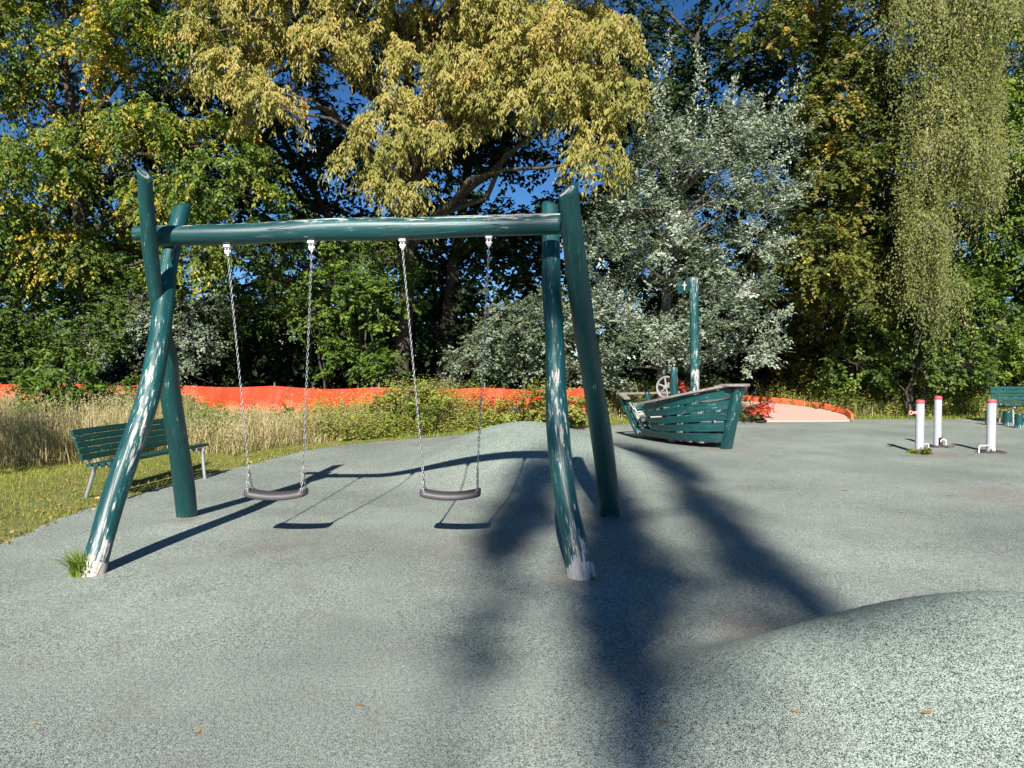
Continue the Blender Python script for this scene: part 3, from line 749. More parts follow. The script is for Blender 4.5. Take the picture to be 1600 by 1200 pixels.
def leaves_mesh(name, B, D, N, Ln, Wd, tint, mat, parent=None, fold=.18):
    """one folded quad per leaf: base, side, tip, side"""
    n = len(B); Sd = nrmz(np.cross(D, N)); N2 = nrmz(np.cross(Sd, D))
    Ln = np.broadcast_to(np.asarray(Ln), (n,))[:, None]; Wd = np.broadcast_to(np.asarray(Wd), (n,))[:, None]
    mid = B + D * Ln * .42
    V = np.stack([B, mid + Sd * Wd * .5 + N2 * Wd * fold, B + D * Ln - N2 * Ln * .12, mid - Sd * Wd * .5 + N2 * Wd * fold], 1).reshape(-1, 3)
    Fc = (np.arange(n) * 4)[:, None] + np.arange(4)[None]
    return npmesh(name, V, Fc, mat, parent, False, np.clip(tint, 0, 1))

def sprays(rng, C, O, R, nt, nl, ll, lw, droop=.5, tint0=.4, tvar=.25, up=.25, spread=.9, side=.9, tipyellow=0.0, hang=0.0, fine=1.0):
    """C clump centres, O outward unit, R clump radius -> leaf arrays on nt twigs of nl leaves"""
    n = len(C)
    d = nrmz(O[:, None, :] * 1.0 + rng.normal(size=(n, nt, 3)) * spread + np.array([0, 0, up]))
    L = R[:, None] * rng.uniform(.6, 1.15, (n, nt))
    s = C[:, None, :] + rng.normal(size=(n, nt, 3)) * (R[:, None, None] * .22)
    t = (np.arange(nl) + rng.uniform(0, 1, (n, nt, nl))) / nl
    dn = np.array([0, 0, -1.0])
    P = s[:, :, None, :] + d[:, :, None, :] * (L[:, :, None] * t)[..., None] + dn * (droop * L[:, :, None] * t ** 2)[..., None]
    tang = nrmz(d[:, :, None, :] + dn * (2 * droop * t)[..., None])
    P = P + rng.normal(size=P.shape) * .018 * fine
    sd = nrmz(np.cross(tang, np.array([0, 0, 1.0])) + 1e-4)
    sg = np.where(np.arange(nl) % 2 == 0, 1.0, -1.0)[None, None, :, None]
    D = nrmz(tang * .6 + sd * sg * side + rng.normal(size=P.shape) * .35 + dn * (hang + droop * .35))
    N = nrmz(np.array([0, 0, .6]) + np.array(TOSUN) * .7 + O[:, None, None, :] * .45 + rng.normal(size=P.shape) * .5)
    ct = rng.normal(tint0, tvar * .55, (n, 1, 1)) + rng.normal(0, tvar * .3, (n, nt, 1))
    T = ct + rng.normal(0, tvar * .4, P.shape[:3]) + tipyellow * t ** 3
    sz = rng.uniform(.5, 1.4, P.shape[:3])
    return [a.reshape(-1, 3) for a in (P, D, N)] + [(ll * sz).ravel(), (lw * sz).ravel(), T.ravel()]

def inpoly(px, py, poly):
    x, y = np.asarray(px), np.asarray(py); r = np.zeros(x.shape, bool); n = len(poly); j = n - 1
    for i in range(n):
        xi, yi = poly[i]; xj, yj = poly[j]
        with np.errstate(divide='ignore', invalid='ignore'):
            c = ((yi > y) != (yj > y)) & (x < (xj - xi) * (y - yi) / (yj - yi + 1e-12) + xi)
        r ^= c; j = i
    return r
def lobes_in(rng, polys, n, Yr, rr, holes=()):
    """centres of foliage masses inside outlines: spaced by rejection"""
    out = []; tries = 0
    areas = []
    for p in polys:
        a = 0
        for i in range(len(p)): a += p[i - 1][0] * p[i][1] - p[i][0] * p[i - 1][1]
        areas.append(abs(a))
    areas = np.array(areas) / sum(areas)
    while len(out) < n and tries < n * 60:
        tries += 1
        p = polys[rng.choice(len(polys), p=areas)]; xs = [q[0] for q in p]; ys = [q[1] for q in p]
        x, y = rng.uniform(min(xs), max(xs)), rng.uniform(min(ys), max(ys))
        if not inpoly(x, y, p): continue
        if any((x - hx) ** 2 + (y - hy) ** 2 < hr * hr for hx, hy, hr in holes): continue
        Y = rng.uniform(*Yr); r = rng.uniform(*rr); c = at(x, y, Y)
        k = .62 if tries < n * 25 else .3
        if any((c - q[0]).length < (r + q[1]) * k for q in out): continue
        out.append((c, r))
    return out
TREES = []
def limb_pts(a, b, rng, sag=.12, k=5):
    a = Vector(a); b = Vector(b); L = (b - a).length; out = []
    for i in range(k + 1):
        t = i / k; p = a.lerp(b, t); p.z += math.sin(t * math.pi) * L * sag
        if 0 < i < k: p += Vector(rng.normal(size=3)) * L * .03
        out.append(p)
    return out
def tree(name, label, cat, base, lobes, species, seed, cl=34, nt=6, nl=14, R=(.32, .55), ll=.075, lw=.042, droop=.5, tint0=.4, tvar=.25, flat=.7,
         trunk_r=.16, htrunk=None, group=None, barkm=None, tipyellow=0, hang=0, twig_lines=True, up=.25, spread=.9, stems=1, coarse_above=None, extra=None):
    rng = np.random.default_rng(seed)
    t = thing(name, label, cat, (base[0], base[1], 0), 0, group); bpy.context.view_layer.update()
    C = []; O = []; RR = []; TI = []
    for c, r in lobes:
        k = max(5, int(cl * (r ** 2) * (.3 if c.z > 11.3 else 1)))
        u = nrmz(rng.normal(size=(k * 2, 3))); u = u[(u[:, 1] < .35) | (rng.uniform(size=len(u)) < .35)]; u = u[u[:, 2] > -.75][:k]
        rad = r * rng.uniform(.45, 1.0, (len(u), 1)) ** .7
        p = np.array(c)[None] + u * rad * np.array([1, 1, flat])
        C.append(p); O.append(u); RR.append(rng.uniform(*R, len(u))); TI.append(np.full(len(u), rng.normal(0, .1)))
    C = np.concatenate(C); O = np.concatenate(O); RR = np.concatenate(RR); TI = np.concatenate(TI)
    ok = C[:, 2] > .25; C, O, RR, TI = C[ok], O[ok], RR[ok], TI[ok]
    parts = sprays(rng, C, O, RR, nt, nl, ll, lw, droop, tint0, tvar, up, spread, tipyellow=tipyellow, hang=hang)
    parts[5] = parts[5] + np.repeat(TI, nt * nl)
    if extra is not None:
        parts = [np.concatenate([a, b]) for a, b in zip(parts, extra(rng))]
    ok = parts[0][:, 2] > .05; parts = [a[ok] for a in parts]
    cr = leaves_mesh('crown' if cat == 'tree' else 'foliage', *parts, LM[species]); par(cr, t)
    # wood
    mb = MB(); bm = barkm or BARK
    zs = sorted(l[0].z for l in lobes); H = htrunk or max(1.0, zs[int(len(zs) * .7)])
    trunks = []
    for s in range(stems):
        bx = base[0] + (rng.normal() * .25 if stems > 1 else 0); by = base[1] + (rng.normal() * .2 if stems > 1 else 0)
        cx = np.mean([l[0].x for l in lobes]); cy = np.mean([l[0].y for l in lobes])
        tp = []
        for i in range(9):
            q = i / 8; tp.append(Vector((bx + (cx - bx) * q ** 1.6 * .8 + rng.normal() * .05 * (i > 0), by + (cy - by) * q ** 1.6 * .8 + rng.normal() * .05 * (i > 0), -.1 + (H + .1) * q)))
        mb.tube(tp, [trunk_r * (1.35 if i == 0 else 1) * (1 - .7 * i / 8) for i in range(9)], 10); trunks.append(tp)
    for c, r in lobes:
        tp = trunks[rng.integers(stems)]
        cand = [p for p in tp[2:] if p.z < c.z - .25 * (abs(c.x - p.x))] or [tp[2]]
        a = min(cand, key=lambda p: (p - c).length)
        L = (c - a).length; r0 = min(trunk_r * .5, .02 + .013 * L)
        mb.tube(limb_pts(a, c, rng), [r0 * (1 - .8 * i / 5) for i in range(6)], 6, False)
    if twig_lines:
        sel = rng.choice(len(C), min(len(C), 260), replace=False)
        LC = np.array([tuple(l[0]) for l in lobes])
        for i in sel:
            j = np.argmin(((LC - C[i]) ** 2).sum(1)); e = C[i] + O[i] * RR[i] * .9; e[2] -= droop * RR[i] * .5
            mb.tube(limb_pts(LC[j], e, rng, .06, 3), [.012, .009, .006, .003], 4, False)
    par(mb.build('trunk' if cat == 'tree' else 'stems', bm), t)
    TREES.append((name, len(parts[0])))
    return t
def rs(s): return np.random.default_rng(s)

# --- far wood behind everything
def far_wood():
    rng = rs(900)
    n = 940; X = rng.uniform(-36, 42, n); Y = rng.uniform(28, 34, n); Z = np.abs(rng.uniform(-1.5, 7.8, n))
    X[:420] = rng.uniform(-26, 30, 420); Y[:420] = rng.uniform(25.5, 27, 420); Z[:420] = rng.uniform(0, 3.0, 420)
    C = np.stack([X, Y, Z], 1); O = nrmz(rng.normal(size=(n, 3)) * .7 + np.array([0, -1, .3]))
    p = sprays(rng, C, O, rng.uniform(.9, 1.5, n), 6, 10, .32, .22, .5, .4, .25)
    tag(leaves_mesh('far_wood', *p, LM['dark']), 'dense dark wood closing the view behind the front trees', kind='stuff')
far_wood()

# --- trees, back to front
hl = [(505, 165, 48), (745, 285, 30), (330, 150, 24), (840, 290, 20), (610, 255, 18), (1220, 90, 16), (700, 165, 16)]
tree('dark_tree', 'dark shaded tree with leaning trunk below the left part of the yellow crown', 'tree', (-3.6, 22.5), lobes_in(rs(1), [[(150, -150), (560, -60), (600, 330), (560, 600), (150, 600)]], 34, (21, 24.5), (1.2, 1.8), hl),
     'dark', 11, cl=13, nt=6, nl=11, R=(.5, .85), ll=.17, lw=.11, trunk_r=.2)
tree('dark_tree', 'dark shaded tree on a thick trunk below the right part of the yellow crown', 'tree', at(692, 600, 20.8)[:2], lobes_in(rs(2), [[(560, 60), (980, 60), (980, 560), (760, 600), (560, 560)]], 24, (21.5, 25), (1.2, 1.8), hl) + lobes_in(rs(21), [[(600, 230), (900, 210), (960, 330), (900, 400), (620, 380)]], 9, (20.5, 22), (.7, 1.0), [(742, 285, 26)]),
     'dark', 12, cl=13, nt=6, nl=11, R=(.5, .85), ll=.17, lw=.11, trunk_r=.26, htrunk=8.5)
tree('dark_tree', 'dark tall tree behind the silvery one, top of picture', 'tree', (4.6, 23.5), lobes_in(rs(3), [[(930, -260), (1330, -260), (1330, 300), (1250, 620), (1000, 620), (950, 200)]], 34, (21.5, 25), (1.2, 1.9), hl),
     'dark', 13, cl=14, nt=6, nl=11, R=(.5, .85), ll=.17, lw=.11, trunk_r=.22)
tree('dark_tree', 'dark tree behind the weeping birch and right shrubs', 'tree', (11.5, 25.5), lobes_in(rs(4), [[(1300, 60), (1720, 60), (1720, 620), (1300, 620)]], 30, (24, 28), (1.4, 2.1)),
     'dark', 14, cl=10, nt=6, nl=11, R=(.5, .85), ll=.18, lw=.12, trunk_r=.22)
tree('robinia_tree', 'tall green tree with hanging yellow tinged sprays above the left bench', 'tree', (-10.2, 18.6), lobes_in(rs(5), [[(-180, -330), (290, -330), (300, 60), (280, 200), (390, 215), (400, 330), (330, 415), (120, 430), (-180, 430)]], 60, (16.5, 19.5), (.75, 1.25), hl),
     'robinia', 15, cl=32, nt=7, nl=15, R=(.3, .55), ll=.088, lw=.052, droop=.75, tint0=.50, tvar=.32, tipyellow=.2, hang=.3, trunk_r=.2, flat=.55)
tree('yellowing_tree', 'broad tree with pale yellow drooping leaves over the swings', 'tree', (-2.9, 19.8),
     lobes_in(rs(6), [[(285, -330), (985, -330), (950, 10), (1005, 110), (900, 140), (760, 110), (640, 120), (560, 95), (480, 110), (460, 185), (400, 175), (300, 145), (285, 60)]], 84, (15.8, 18.6), (.55, .95), hl[:2] + hl[2:3])
     + lobes_in(rs(61), [[(800, 120), (1005, 110), (960, 190), (940, 265), (880, 270), (820, 215)]], 9, (15.8, 17), (.45, .7))
     + lobes_in(rs(62), [[(550, 215), (615, 210), (620, 320), (565, 320)]], 3, (15.8, 16.6), (.4, .55))
     + lobes_in(rs(63), [[(580, 140), (700, 150), (780, 185), (700, 215), (650, 235), (575, 180)]], 6, (16, 17), (.4, .6))
     + lobes_in(rs(64), [[(630, 305), (690, 308), (685, 335), (630, 335)]], 1, (16, 16.5), (.3, .4))
     + lobes_in(rs(66), [[(540, -70), (820, -70), (810, 60), (560, 50)]], 9, (16, 17.5), (.5, .75))
     + lobes_in(rs(65), [[(640, 120), (860, 120), (850, 190), (720, 200)]], 6, (16, 17.5), (.4, .6)),
     'yellow', 16, cl=44, nt=7, nl=13, R=(.24, .42), ll=.105, lw=.038, droop=.9, tint0=.55, tvar=.26, hang=.8, trunk_r=.24, flat=.6)
tree('green_tree', 'rounded green tree with leafy tiers at right edge', 'tree', (12.6, 20.5), lobes_in(rs(8), [[(1540, 20), (1800, -60), (1800, 470), (1560, 450), (1525, 300), (1540, 150)]], 26, (18.5, 21), (.9, 1.4)),
     'green', 18, tint0=.6, cl=24, nt=7, nl=13, R=(.35, .6), ll=.11, lw=.065, droop=.5, trunk_r=.17)
tree('olive_tree', 'olive green tree with red and yellow autumn tints beside the birch', 'tree', (8.3, 22.6), lobes_in(rs(7), [[(1190, -330), (1460, -330), (1470, 60), (1420, 130), (1385, 250), (1400, 400), (1380, 500), (1230, 500), (1250, 420), (1215, 300), (1260, 190), (1180, 60)]], 48, (17.8, 20.5), (.7, 1.2)),
     'olive', 17, cl=38, nt=7, nl=13, R=(.3, .52), ll=.088, lw=.064, droop=.45, tint0=.48, tvar=.34, trunk_r=.17)
# silvery tree, with tall pale shoots
def silver_shoots(rng):
    res = []
    for (x0, y0, x1, y1) in ((1035, 260, 1047, 45), (1075, 230, 1095, 95), (1130, 260, 1085, 70), (1215, 300, 1256, 98), (1180, 260, 1225, 130), (1150, 330, 1210, 280), (1170, 560, 1240, 475), (1150, 520, 1235, 485), (960, 330, 985, 235), (1060, 300, 1020, 130), (1175, 340, 1250, 300), (1010, 220, 1035, 90), (930, 400, 905, 340), (1190, 230, 1235, 165), (1000, 200, 990, 150), (1130, 200, 1150, 120), (1160, 250, 1195, 150), (1180, 400, 1245, 372), (980, 480, 930, 430), (1120, 480, 1200, 425)):
        a = np.array(at(x0, y0, 17.2)); b = np.array(at(x1, y1, 16.6)); k = 60
        t = np.sort(rng.uniform(0, 1, k * 3)); P = a + (b - a) * t[:, None] + rng.normal(size=(k * 3, 3)) * (.10 * (1 - t[:, None]) + .03)
        D = nrmz((b - a)[None] * .4 / np.linalg.norm(b - a) + nrmz(rng.normal(size=P.shape)) * .9); N = nrmz(rng.normal(size=P.shape) + np.array([0, -.6, .8]))
        res.append([P, D, N, rng.uniform(.07, .11, len(P)), rng.uniform(.03, .045, len(P)), rng.normal(.75, .15, len(P))])
    return [np.concatenate([r[i] for r in res]) for i in range(6)]
tree('silver_leaved_tree', 'silvery grey leaved small tree behind the boat mast', 'tree', (3.5, 18.2), lobes_in(rs(9), [[(975, 250), (1010, 210), (1100, 200), (1190, 190), (1235, 260), (1230, 340), (1150, 400), (1170, 455), (1210, 500), (1180, 570), (1100, 590), (930, 585), (900, 480), (930, 380)]], 40, (16.3, 18.5), (.42, .78)),
     'silver', 19, cl=40, nt=6, nl=17, R=(.32, .62), ll=.076, lw=.038, droop=.12, tint0=.44, tvar=.44, trunk_r=.09, stems=3, barkm=BARKG, up=.75, spread=.62, extra=silver_shoots)
# weeping birch
def strands(rng):
    B = []; 
    spec = [(1490, 1565, -200, 330, 60), (1395, 1565, -160, 160, 70), (1405, 1490, 150, 490, 60), (1490, 1560, 100, 350, 60), (1420, 1480, 300, 500, 40), (1440, 1560, -150, 250, 70)]
    P = []; D = []
    for x0, x1, y0, y1, n in spec:
        for _ in range(n):
            x = rng.uniform(x0, x1); Y = rng.uniform(16.4, 18.2); top = y0 + rng.uniform(0, .45) * (y1 - y0); bot = y1 - rng.uniform(0, .3) * (y1 - y0)
            if bot - top < 40: continue
            a = np.array(at(x, top, Y)); b = np.array(at(x + rng.normal() * 6, bot, Y)); L = np.linalg.norm(b - a); k = int(L * 55)
            t = rng.uniform(0, 1, k); q = a + (b - a) * t[:, None]; ph = rng.uniform(0, 6)
            q[:, 0] += np.sin(t * 5 + ph) * .09 + np.sin(t * 13 + ph * 2) * .03; q += rng.normal(size=q.shape) * .05
            P.append(q); d = nrmz(rng.normal(size=q.shape) * .6 + np.array([0, 0, -1.0])); D.append(d)
    P = np.concatenate(P); D = np.concatenate(D); N = nrmz(rng.normal(size=P.shape) * .8 + np.array([0, -1, .3]))
    return [P, D, N, rng.uniform(.038, .06, len(P)), rng.uniform(.028, .042, len(P)), rng.normal(.5, .22, len(P))]
tree('weeping_birch', 'weeping birch with long hanging curtains of small pale leaves', 'tree', (10.9, 20.4), lobes_in(rs(10), [[(1470, -330), (1600, -330), (1580, 30), (1500, 60)]], 10, (17, 18.6), (.6, .9)) + lobes_in(rs(101), [[(1400, -20), (1570, -20), (1565, 330), (1500, 350), (1485, 485), (1412, 485), (1395, 200)]], 26, (16.6, 18.0), (.34, .55)),
     'birch', 20, cl=42, nt=6, nl=16, R=(.35, .75), ll=.058, lw=.04, droop=2.2, tint0=.5, trunk_r=.15, hang=.8, barkm=BARKG, extra=strands, htrunk=9.5)
# --- shrubs
def shrub(name, label, polys, n, Yr, rr, species, seed, **k):
    lb = lobes_in(rs(seed), polys, n, Yr, rr); cx = np.mean([l[0].x for l in lb]); cy = max(l[0].y for l in lb)
    a = dict(cl=60, nt=6, nl=12, R=(.22, .4), ll=.07, lw=.045, droop=.3, trunk_r=.035, stems=4, flat=.8, htrunk=None); a.update(k)
    return tree(name, label, 'shrub', (cx, cy), lb, species, seed + 500, **a)
shrub('leafy_shrub', 'broad green shrub rising behind the orange netting at far left', [[(-160, 380), (200, 395), (250, 450), (190, 560), (0, 595), (-160, 595)]], 26, (17.2, 19), (.65, 1.0), 'hazel', 30, cl=40, ll=.085, lw=.055, R=(.28, .48))
shrub('leafy_shrub', 'mid green branches hanging behind the left swing chains', [[(290, 370), (600, 370), (600, 440), (540, 520), (440, 500), (330, 500)]], 15, (18.5, 20.5), (.6, .9), 'hazel', 31, cl=34, tint0=.32, ll=.085, lw=.055, R=(.28, .48), droop=.7)
shrub('leafy_shrub', 'bright green shrub behind the netting between the two swings', [[(500, 450), (600, 420), (640, 470), (630, 590), (520, 590)]], 7, (18, 19), (.5, .75), 'green', 32, cl=38, ll=.10, lw=.075)
shrub('grey_shrub', 'grey leaved thin twigged shrub behind the left swing legs', [[(170, 520), (250, 460), (330, 470), (345, 590), (170, 590)]], 10, (17.2, 17.9), (.4, .6), 'silver', 33, cl=56, tint0=.34, tvar=.25, ll=.055, lw=.035, barkm=BARKG)
shrub('pale_shrub', 'pale grey green shrub behind the right front swing leg', [[(760, 500), (860, 470), (930, 480), (930, 590), (740, 590)]], 11, (17.3, 18.4), (.45, .7), 'silver', 34, cl=56, tint0=.36, tvar=.25)
shrub('olive_shrub', 'tangled olive and rust coloured scrub right of the silver tree', [[(1200, 540), (1290, 500), (1420, 520), (1420, 600), (1200, 605)]], 13, (21.4, 22.4), (.5, .75), 'olive', 35, cl=40, tint0=.52, tvar=.34)
shrub('deep_green_shrub', 'deep green shrub below the hanging birch curtains', [[(1330, 420), (1500, 440), (1570, 500), (1540, 590), (1340, 590)]], 18, (18.5, 19.3), (.5, .8), 'hazel', 36, cl=36, tint0=.28, ll=.085, lw=.06, R=(.28, .45))
shrub('light_green_shrub', 'light green spreading shrub behind the far bench', [[(1470, 450), (1560, 400), (1740, 400), (1740, 590), (1500, 590)]], 20, (19.6, 21), (.6, .9), 'green', 37, cl=38, tint0=.6, ll=.085, lw=.06, R=(.28, .45), flat=.55)
shrub('hawthorn_shrub', 'low green shrub at the edge left of the far bench', [[(1290, 595), (1380, 580), (1450, 600), (1440, 625), (1290, 620)]], 7, (20.0, 20.6), (.3, .5), 'green', 38, cl=60, tint0=.5)
shrub('bramble_bush', 'green bramble growing over the left end of the orange netting', [[(50, 600), (90, 575), (160, 600), (170, 640), (120, 690), (60, 670)]], 10, (13.0, 13.9), (.26, .42), 'green', 39, cl=70, tint0=.38, ll=.075, lw=.055, droop=.5)
shrub('bramble_bush', 'small bramble spilling over the netting left of the crossed legs', [[(130, 620), (200, 610), (215, 650), (140, 660)]], 3, (15, 15.6), (.22, .35), 'hazel', 40, cl=80)
shrub('bramble_bush', 'leafy arching brambles over the netting between bench and left swing', [[(215, 600), (330, 590), (345, 650), (230, 660)]], 4, (15.9, 16.4), (.2, .34), 'hazel', 46, cl=75, tint0=.4)
shrub('green_sapling', 'yellow green sapling in front of the netting between left swing chains', [[(440, 645), (462, 645), (462, 690), (440, 690)]], 2, (14.4, 14.6), (.18, .25), 'bright', 41, cl=150, ll=.07, lw=.055, trunk_r=.01, stems=1)
shrub('red_leaved_shrub', 'red flowering low shrub beside the red path and boat bow', [[(1160, 634), (1190, 634), (1196, 652), (1160, 652)]], 3, (17.7, 18.4), (.2, .3), 'red', 42, cl=260, ll=.06, lw=.045, R=(.10, .18), tint0=.75, trunk_r=.012)
shrub('red_leaved_shrub', 'small red flowering shrub seen above the boat rim beside the mast', [[(1060, 606), (1082, 606), (1082, 618), (1060, 618)]], 1, (17.6, 18), (.2, .25), 'red', 43, cl=160, ll=.05, lw=.035, R=(.14, .22), tint0=.8, trunk_r=.012)
shrub('bushy_nettles', 'tall leafy nettle clump rising over the netting between the swings', [[(600, 630), (650, 605), (700, 625), (700, 660), (610, 670)]], 7, (15.0, 15.9), (.28, .4), 'weed', 44, cl=110, tint0=.35, ll=.06, lw=.035, R=(.16, .3), trunk_r=.012)
shrub('bushy_nettles', 'yellowish leafy weed clump left of the front swing leg', [[(790, 640), (850, 610), (930, 625), (950, 655), (800, 655)]], 8, (15.9, 16.5), (.26, .4), 'weed', 45, cl=110, tint0=.42, ll=.06, lw=.035, R=(.16, .3), trunk_r=.012)

# --- orange barrier netting
def netting():
    t = thing('orange_barrier_netting', 'long orange plastic barrier netting sagging between posts behind the tall grass', 'barrier netting', (-6, 16.7, 0)); bpy.context.view_layer.update()
    m, nt, nd, ln, b = newmat('orange_plastic'); tc = nd.new('ShaderNodeTexCoord')
    n = noise(nd, ln, mapping(nd, ln, tc.outputs['Object'], (3, 1, .6)), 2.2, 4, .6); r = ramp(nd, [(.3, (.60, .035, .008)), (.7, (.80, .062, .011))]); ln.new(n, r.inputs[0]); ln.new(r.outputs[0], b.inputs['Base Color'])
    b.inputs['Roughness'].default_value = .55
    br = nd.new('ShaderNodeTexBrick'); ln.new(mapping(nd, ln, tc.outputs['Object'], (1, 1, 1)), br.inputs[0]); 
    bump(nd, ln, noise(nd, ln, tc.outputs['Object'], 60, 2), .4, .01, b)
    rng = rs(77); N = 330; K = 9; xs = np.linspace(-14.5, 1.6, N); V = []; 
    posts = np.arange(-14.4, 1.7, 2.3)
    for x in xs:
        u = (x - posts[0]) / 2.3 % 1; sag = .05 * math.sin(u * math.pi); y = 16.75 + .05 * math.sin(x * .7)
        ztop = float(np.interp(x, [-14.5, -11, -7, -4, -1, 1.6], [1.02, .98, .93, .88, .87, .86])) - sag; zb = ztop - .60 - .03 * math.sin(x * 1.9)
        for k in range(K):
            v = k / (K - 1); V.append((x, y + .03 * math.sin(x * 9 + v * 2) * (1 - abs(.5 - v)) + .025 * math.sin(x * 23 + v * 5) * v + .06 * v * v * math.sin(x * 2.7), ztop + (zb - ztop) * v))
    V = np.array(V); i = (np.arange(N - 1)[:, None] * K + np.arange(K - 1)[None]).ravel()
    n0 = len(V); V2 = V.copy(); V2[:, 1] += .006; Fc = np.stack([i, i + 1, i + K + 1, i + K], 1)
    par(npmesh('net_sheet', np.concatenate([V, V2]), np.concatenate([Fc, Fc[:, ::-1] + n0]), m, None, True), t)
    pm = simple('grey_stake', (.25, .22, .18), .8, 0, .2, 12)
    for x in posts:
        mb = MB(); mb.tube([(x, 16.79 + .05 * math.sin(x * .7), -.1), (x, 16.79 + .05 * math.sin(x * .7), .97)], .016, 8); par(mb.build('stake', pm), t)
netting()

# --- grass and weeds
def blades(name, rng, X, Y, Hh, wd, mat, simple=False, lean=.35, tint0=.4, tvar=.25, seg=2, label=None, zoff=-.01, heads=False):
    n = len(X); Z = terr_z(X, Y) + zoff; a = rng.uniform(0, 2 * np.pi, n); ln_ = rng.normal(0, lean, n)
    dx = np.cos(a); dy = np.sin(a); sx = -dy; sy = dx
    # face side vector partly random
    T = []
    V = np.zeros((n, 5, 3))
    for k, (f, ww) in enumerate(((0, 1), (0, -1), (.55, .75), (.55, -.75), (1, 0))):
        off = ln_ * Hh * f ** 1.8
        V[:, k, 0] = X + dx * off + sx * wd * .5 * ww; V[:, k, 1] = Y + dy * off + sy * wd * .5 * ww; V[:, k, 2] = Z + Hh * f * (1 - .25 * np.abs(ln_) * f)
    i = (np.arange(n) * 5)[:, None]
    Fc = np.concatenate([i + np.array([[0, 1, 3]]), i + np.array([[0, 3, 2]]), i + np.array([[2, 3, 4]])])
    ti = np.clip(rng.normal(tint0, tvar, n), 0, 1)
    if simple:
        V = V[:, [0, 1, 4]]; o = npmesh(name, V.reshape(-1, 3), (np.arange(n) * 3)[:, None] + np.arange(3)[None], LM[mat], None, False, ti)
        return tag(o, label, kind='stuff')
    o = npmesh(name, V.reshape(-1, 3), Fc, LM[mat], None, False, np.concatenate([ti, ti, ti]))
    return tag(o, label, kind='stuff')
def seeds(rng, X, Y, Hlo, Hhi, n):
    i = rng.choice(len(X), n); k = 4; x = np.repeat(X[i], k) + rng.normal(0, .03, n * k); y = np.repeat(Y[i], k) + rng.normal(0, .03, n * k)
    z = terr_z(x, y) + np.repeat(rng.uniform(Hlo, Hhi, n), k) + rng.uniform(-.07, .05, n * k); P = np.stack([x, y, z], 1)
    D = nrmz(rng.normal(size=P.shape) * .7 + np.array([0, 0, .8])); N = nrmz(rng.normal(size=P.shape) + np.array([0, -.8, .4]))
    tag(leaves_mesh('grass_seed_heads', P, D, N, rng.uniform(.03, .06, n * k), rng.uniform(.006, .012, n * k), rng.normal(.72, .2, n * k), LM['dry']), 'feathery pale seed heads standing over the tall dry grass', kind='stuff')
def scatter(rng, n, x0, x1, y0, y1, f):
    X = rng.uniform(x0, x1, n); Y = rng.uniform(y0, y1, n); k = f(X, Y) > rng.uniform(0, 1, n); return X[k], Y[k]
def outd(X, Y): return np.maximum(np.where(Y < 14.4, xleft(Y) - X, -9), np.where(X > -1.8, Y - edge_y(X), (Y - edge_y(X)) * .8 - (X < -1.8) * 0))
def onpath(X, Y): return (X > 5.7) & (X < 8.75) & (Y < 18.75 + (8.6 - X) * 1.25) & (Y > 18.3)
def patch(X, Y, s=1.3, p=0): return .5 + .5 * np.sin(X * s + p) * np.cos(Y * s * .8 + p * 2) 
rng = rs(300)
X, Y = scatter(rng, 290000, -11, -1, 3.5, 14.5, lambda X, Y: ((outd(X, Y) > -.03) & (outd(X, Y) < 7)) * np.where(outd(X, Y) < .06, .6, 1.0))
blades('lawn_grass', rng, X, Y, rng.uniform(.02, .06, len(X)) * (.8 + .3 * patch(X, Y) + .2 * patch(X, Y, 3.7, 1)), .007, 'lawn', True, .8, .55, .26, label='short yellowing mown grass beside the surfacing')
X, Y = scatter(rng, 60000, -2.5, 20, 14.5, 21, lambda X, Y: (outd(X, Y) > -.02) * (outd(X, Y) < 1.0) * ~onpath(X, Y))
blades('verge_grass', rng, X, Y, rng.uniform(.05, .16, len(X)), .014, 'lawn', False, .6, .42, .24, label='green grass strip along the far edge of the surfacing')
# tall dry grass: left patch and middle bank
X, Y = scatter(rng, 60000, -14, -5.3, 8.8, 16.4, lambda X, Y: (X < -4.9 - .22 * (Y - 9)) * ~((X > -8.5) & (X < -6.6) & (Y > 12.0) & (Y < 14.2)) * (Y + X * .25 > 8.35 + .25 * np.sin(X * 3.1)) * .95)
blades('tall_dry_grass', rng, X, Y, rng.uniform(.3, .9, len(X)), .009, 'dry', False, .62, .55, .3, label='tall straw coloured grass behind and left of the bench')
seeds(rng, X, Y, .35, .85, 5200)
X, Y = scatter(rng, 60000, -9.0, -1.0, 11.4, 16.4, lambda X, Y: (outd(X, Y) > .55) * (X > -6.5) * (.35 + .65 * patch(X, Y, 1.7, 1)) )
blades('tall_dry_grass', rng, X, Y, rng.uniform(.14, .50, len(X)) * np.clip((outd(X, Y)) / 1.2, .35, 1), .012, 'dry', False, .7, .5, .3, label='straw coloured grass on the bank below the netting')
seeds(rng, X, Y, .2, .45, 4200)
X, Y = scatter(rng, 60000, -1.5, 20, 15.5, 22, lambda X, Y: (outd(X, Y) > .5) * (.4 + .6 * patch(X, Y, 1.1, 2)) * ~onpath(X, Y))
blades('bank_grass', rng, X, Y, rng.uniform(.18, .5, len(X)), .014, 'dry', False, .7, .4, .3, label='mixed green and straw grass along the far bank')
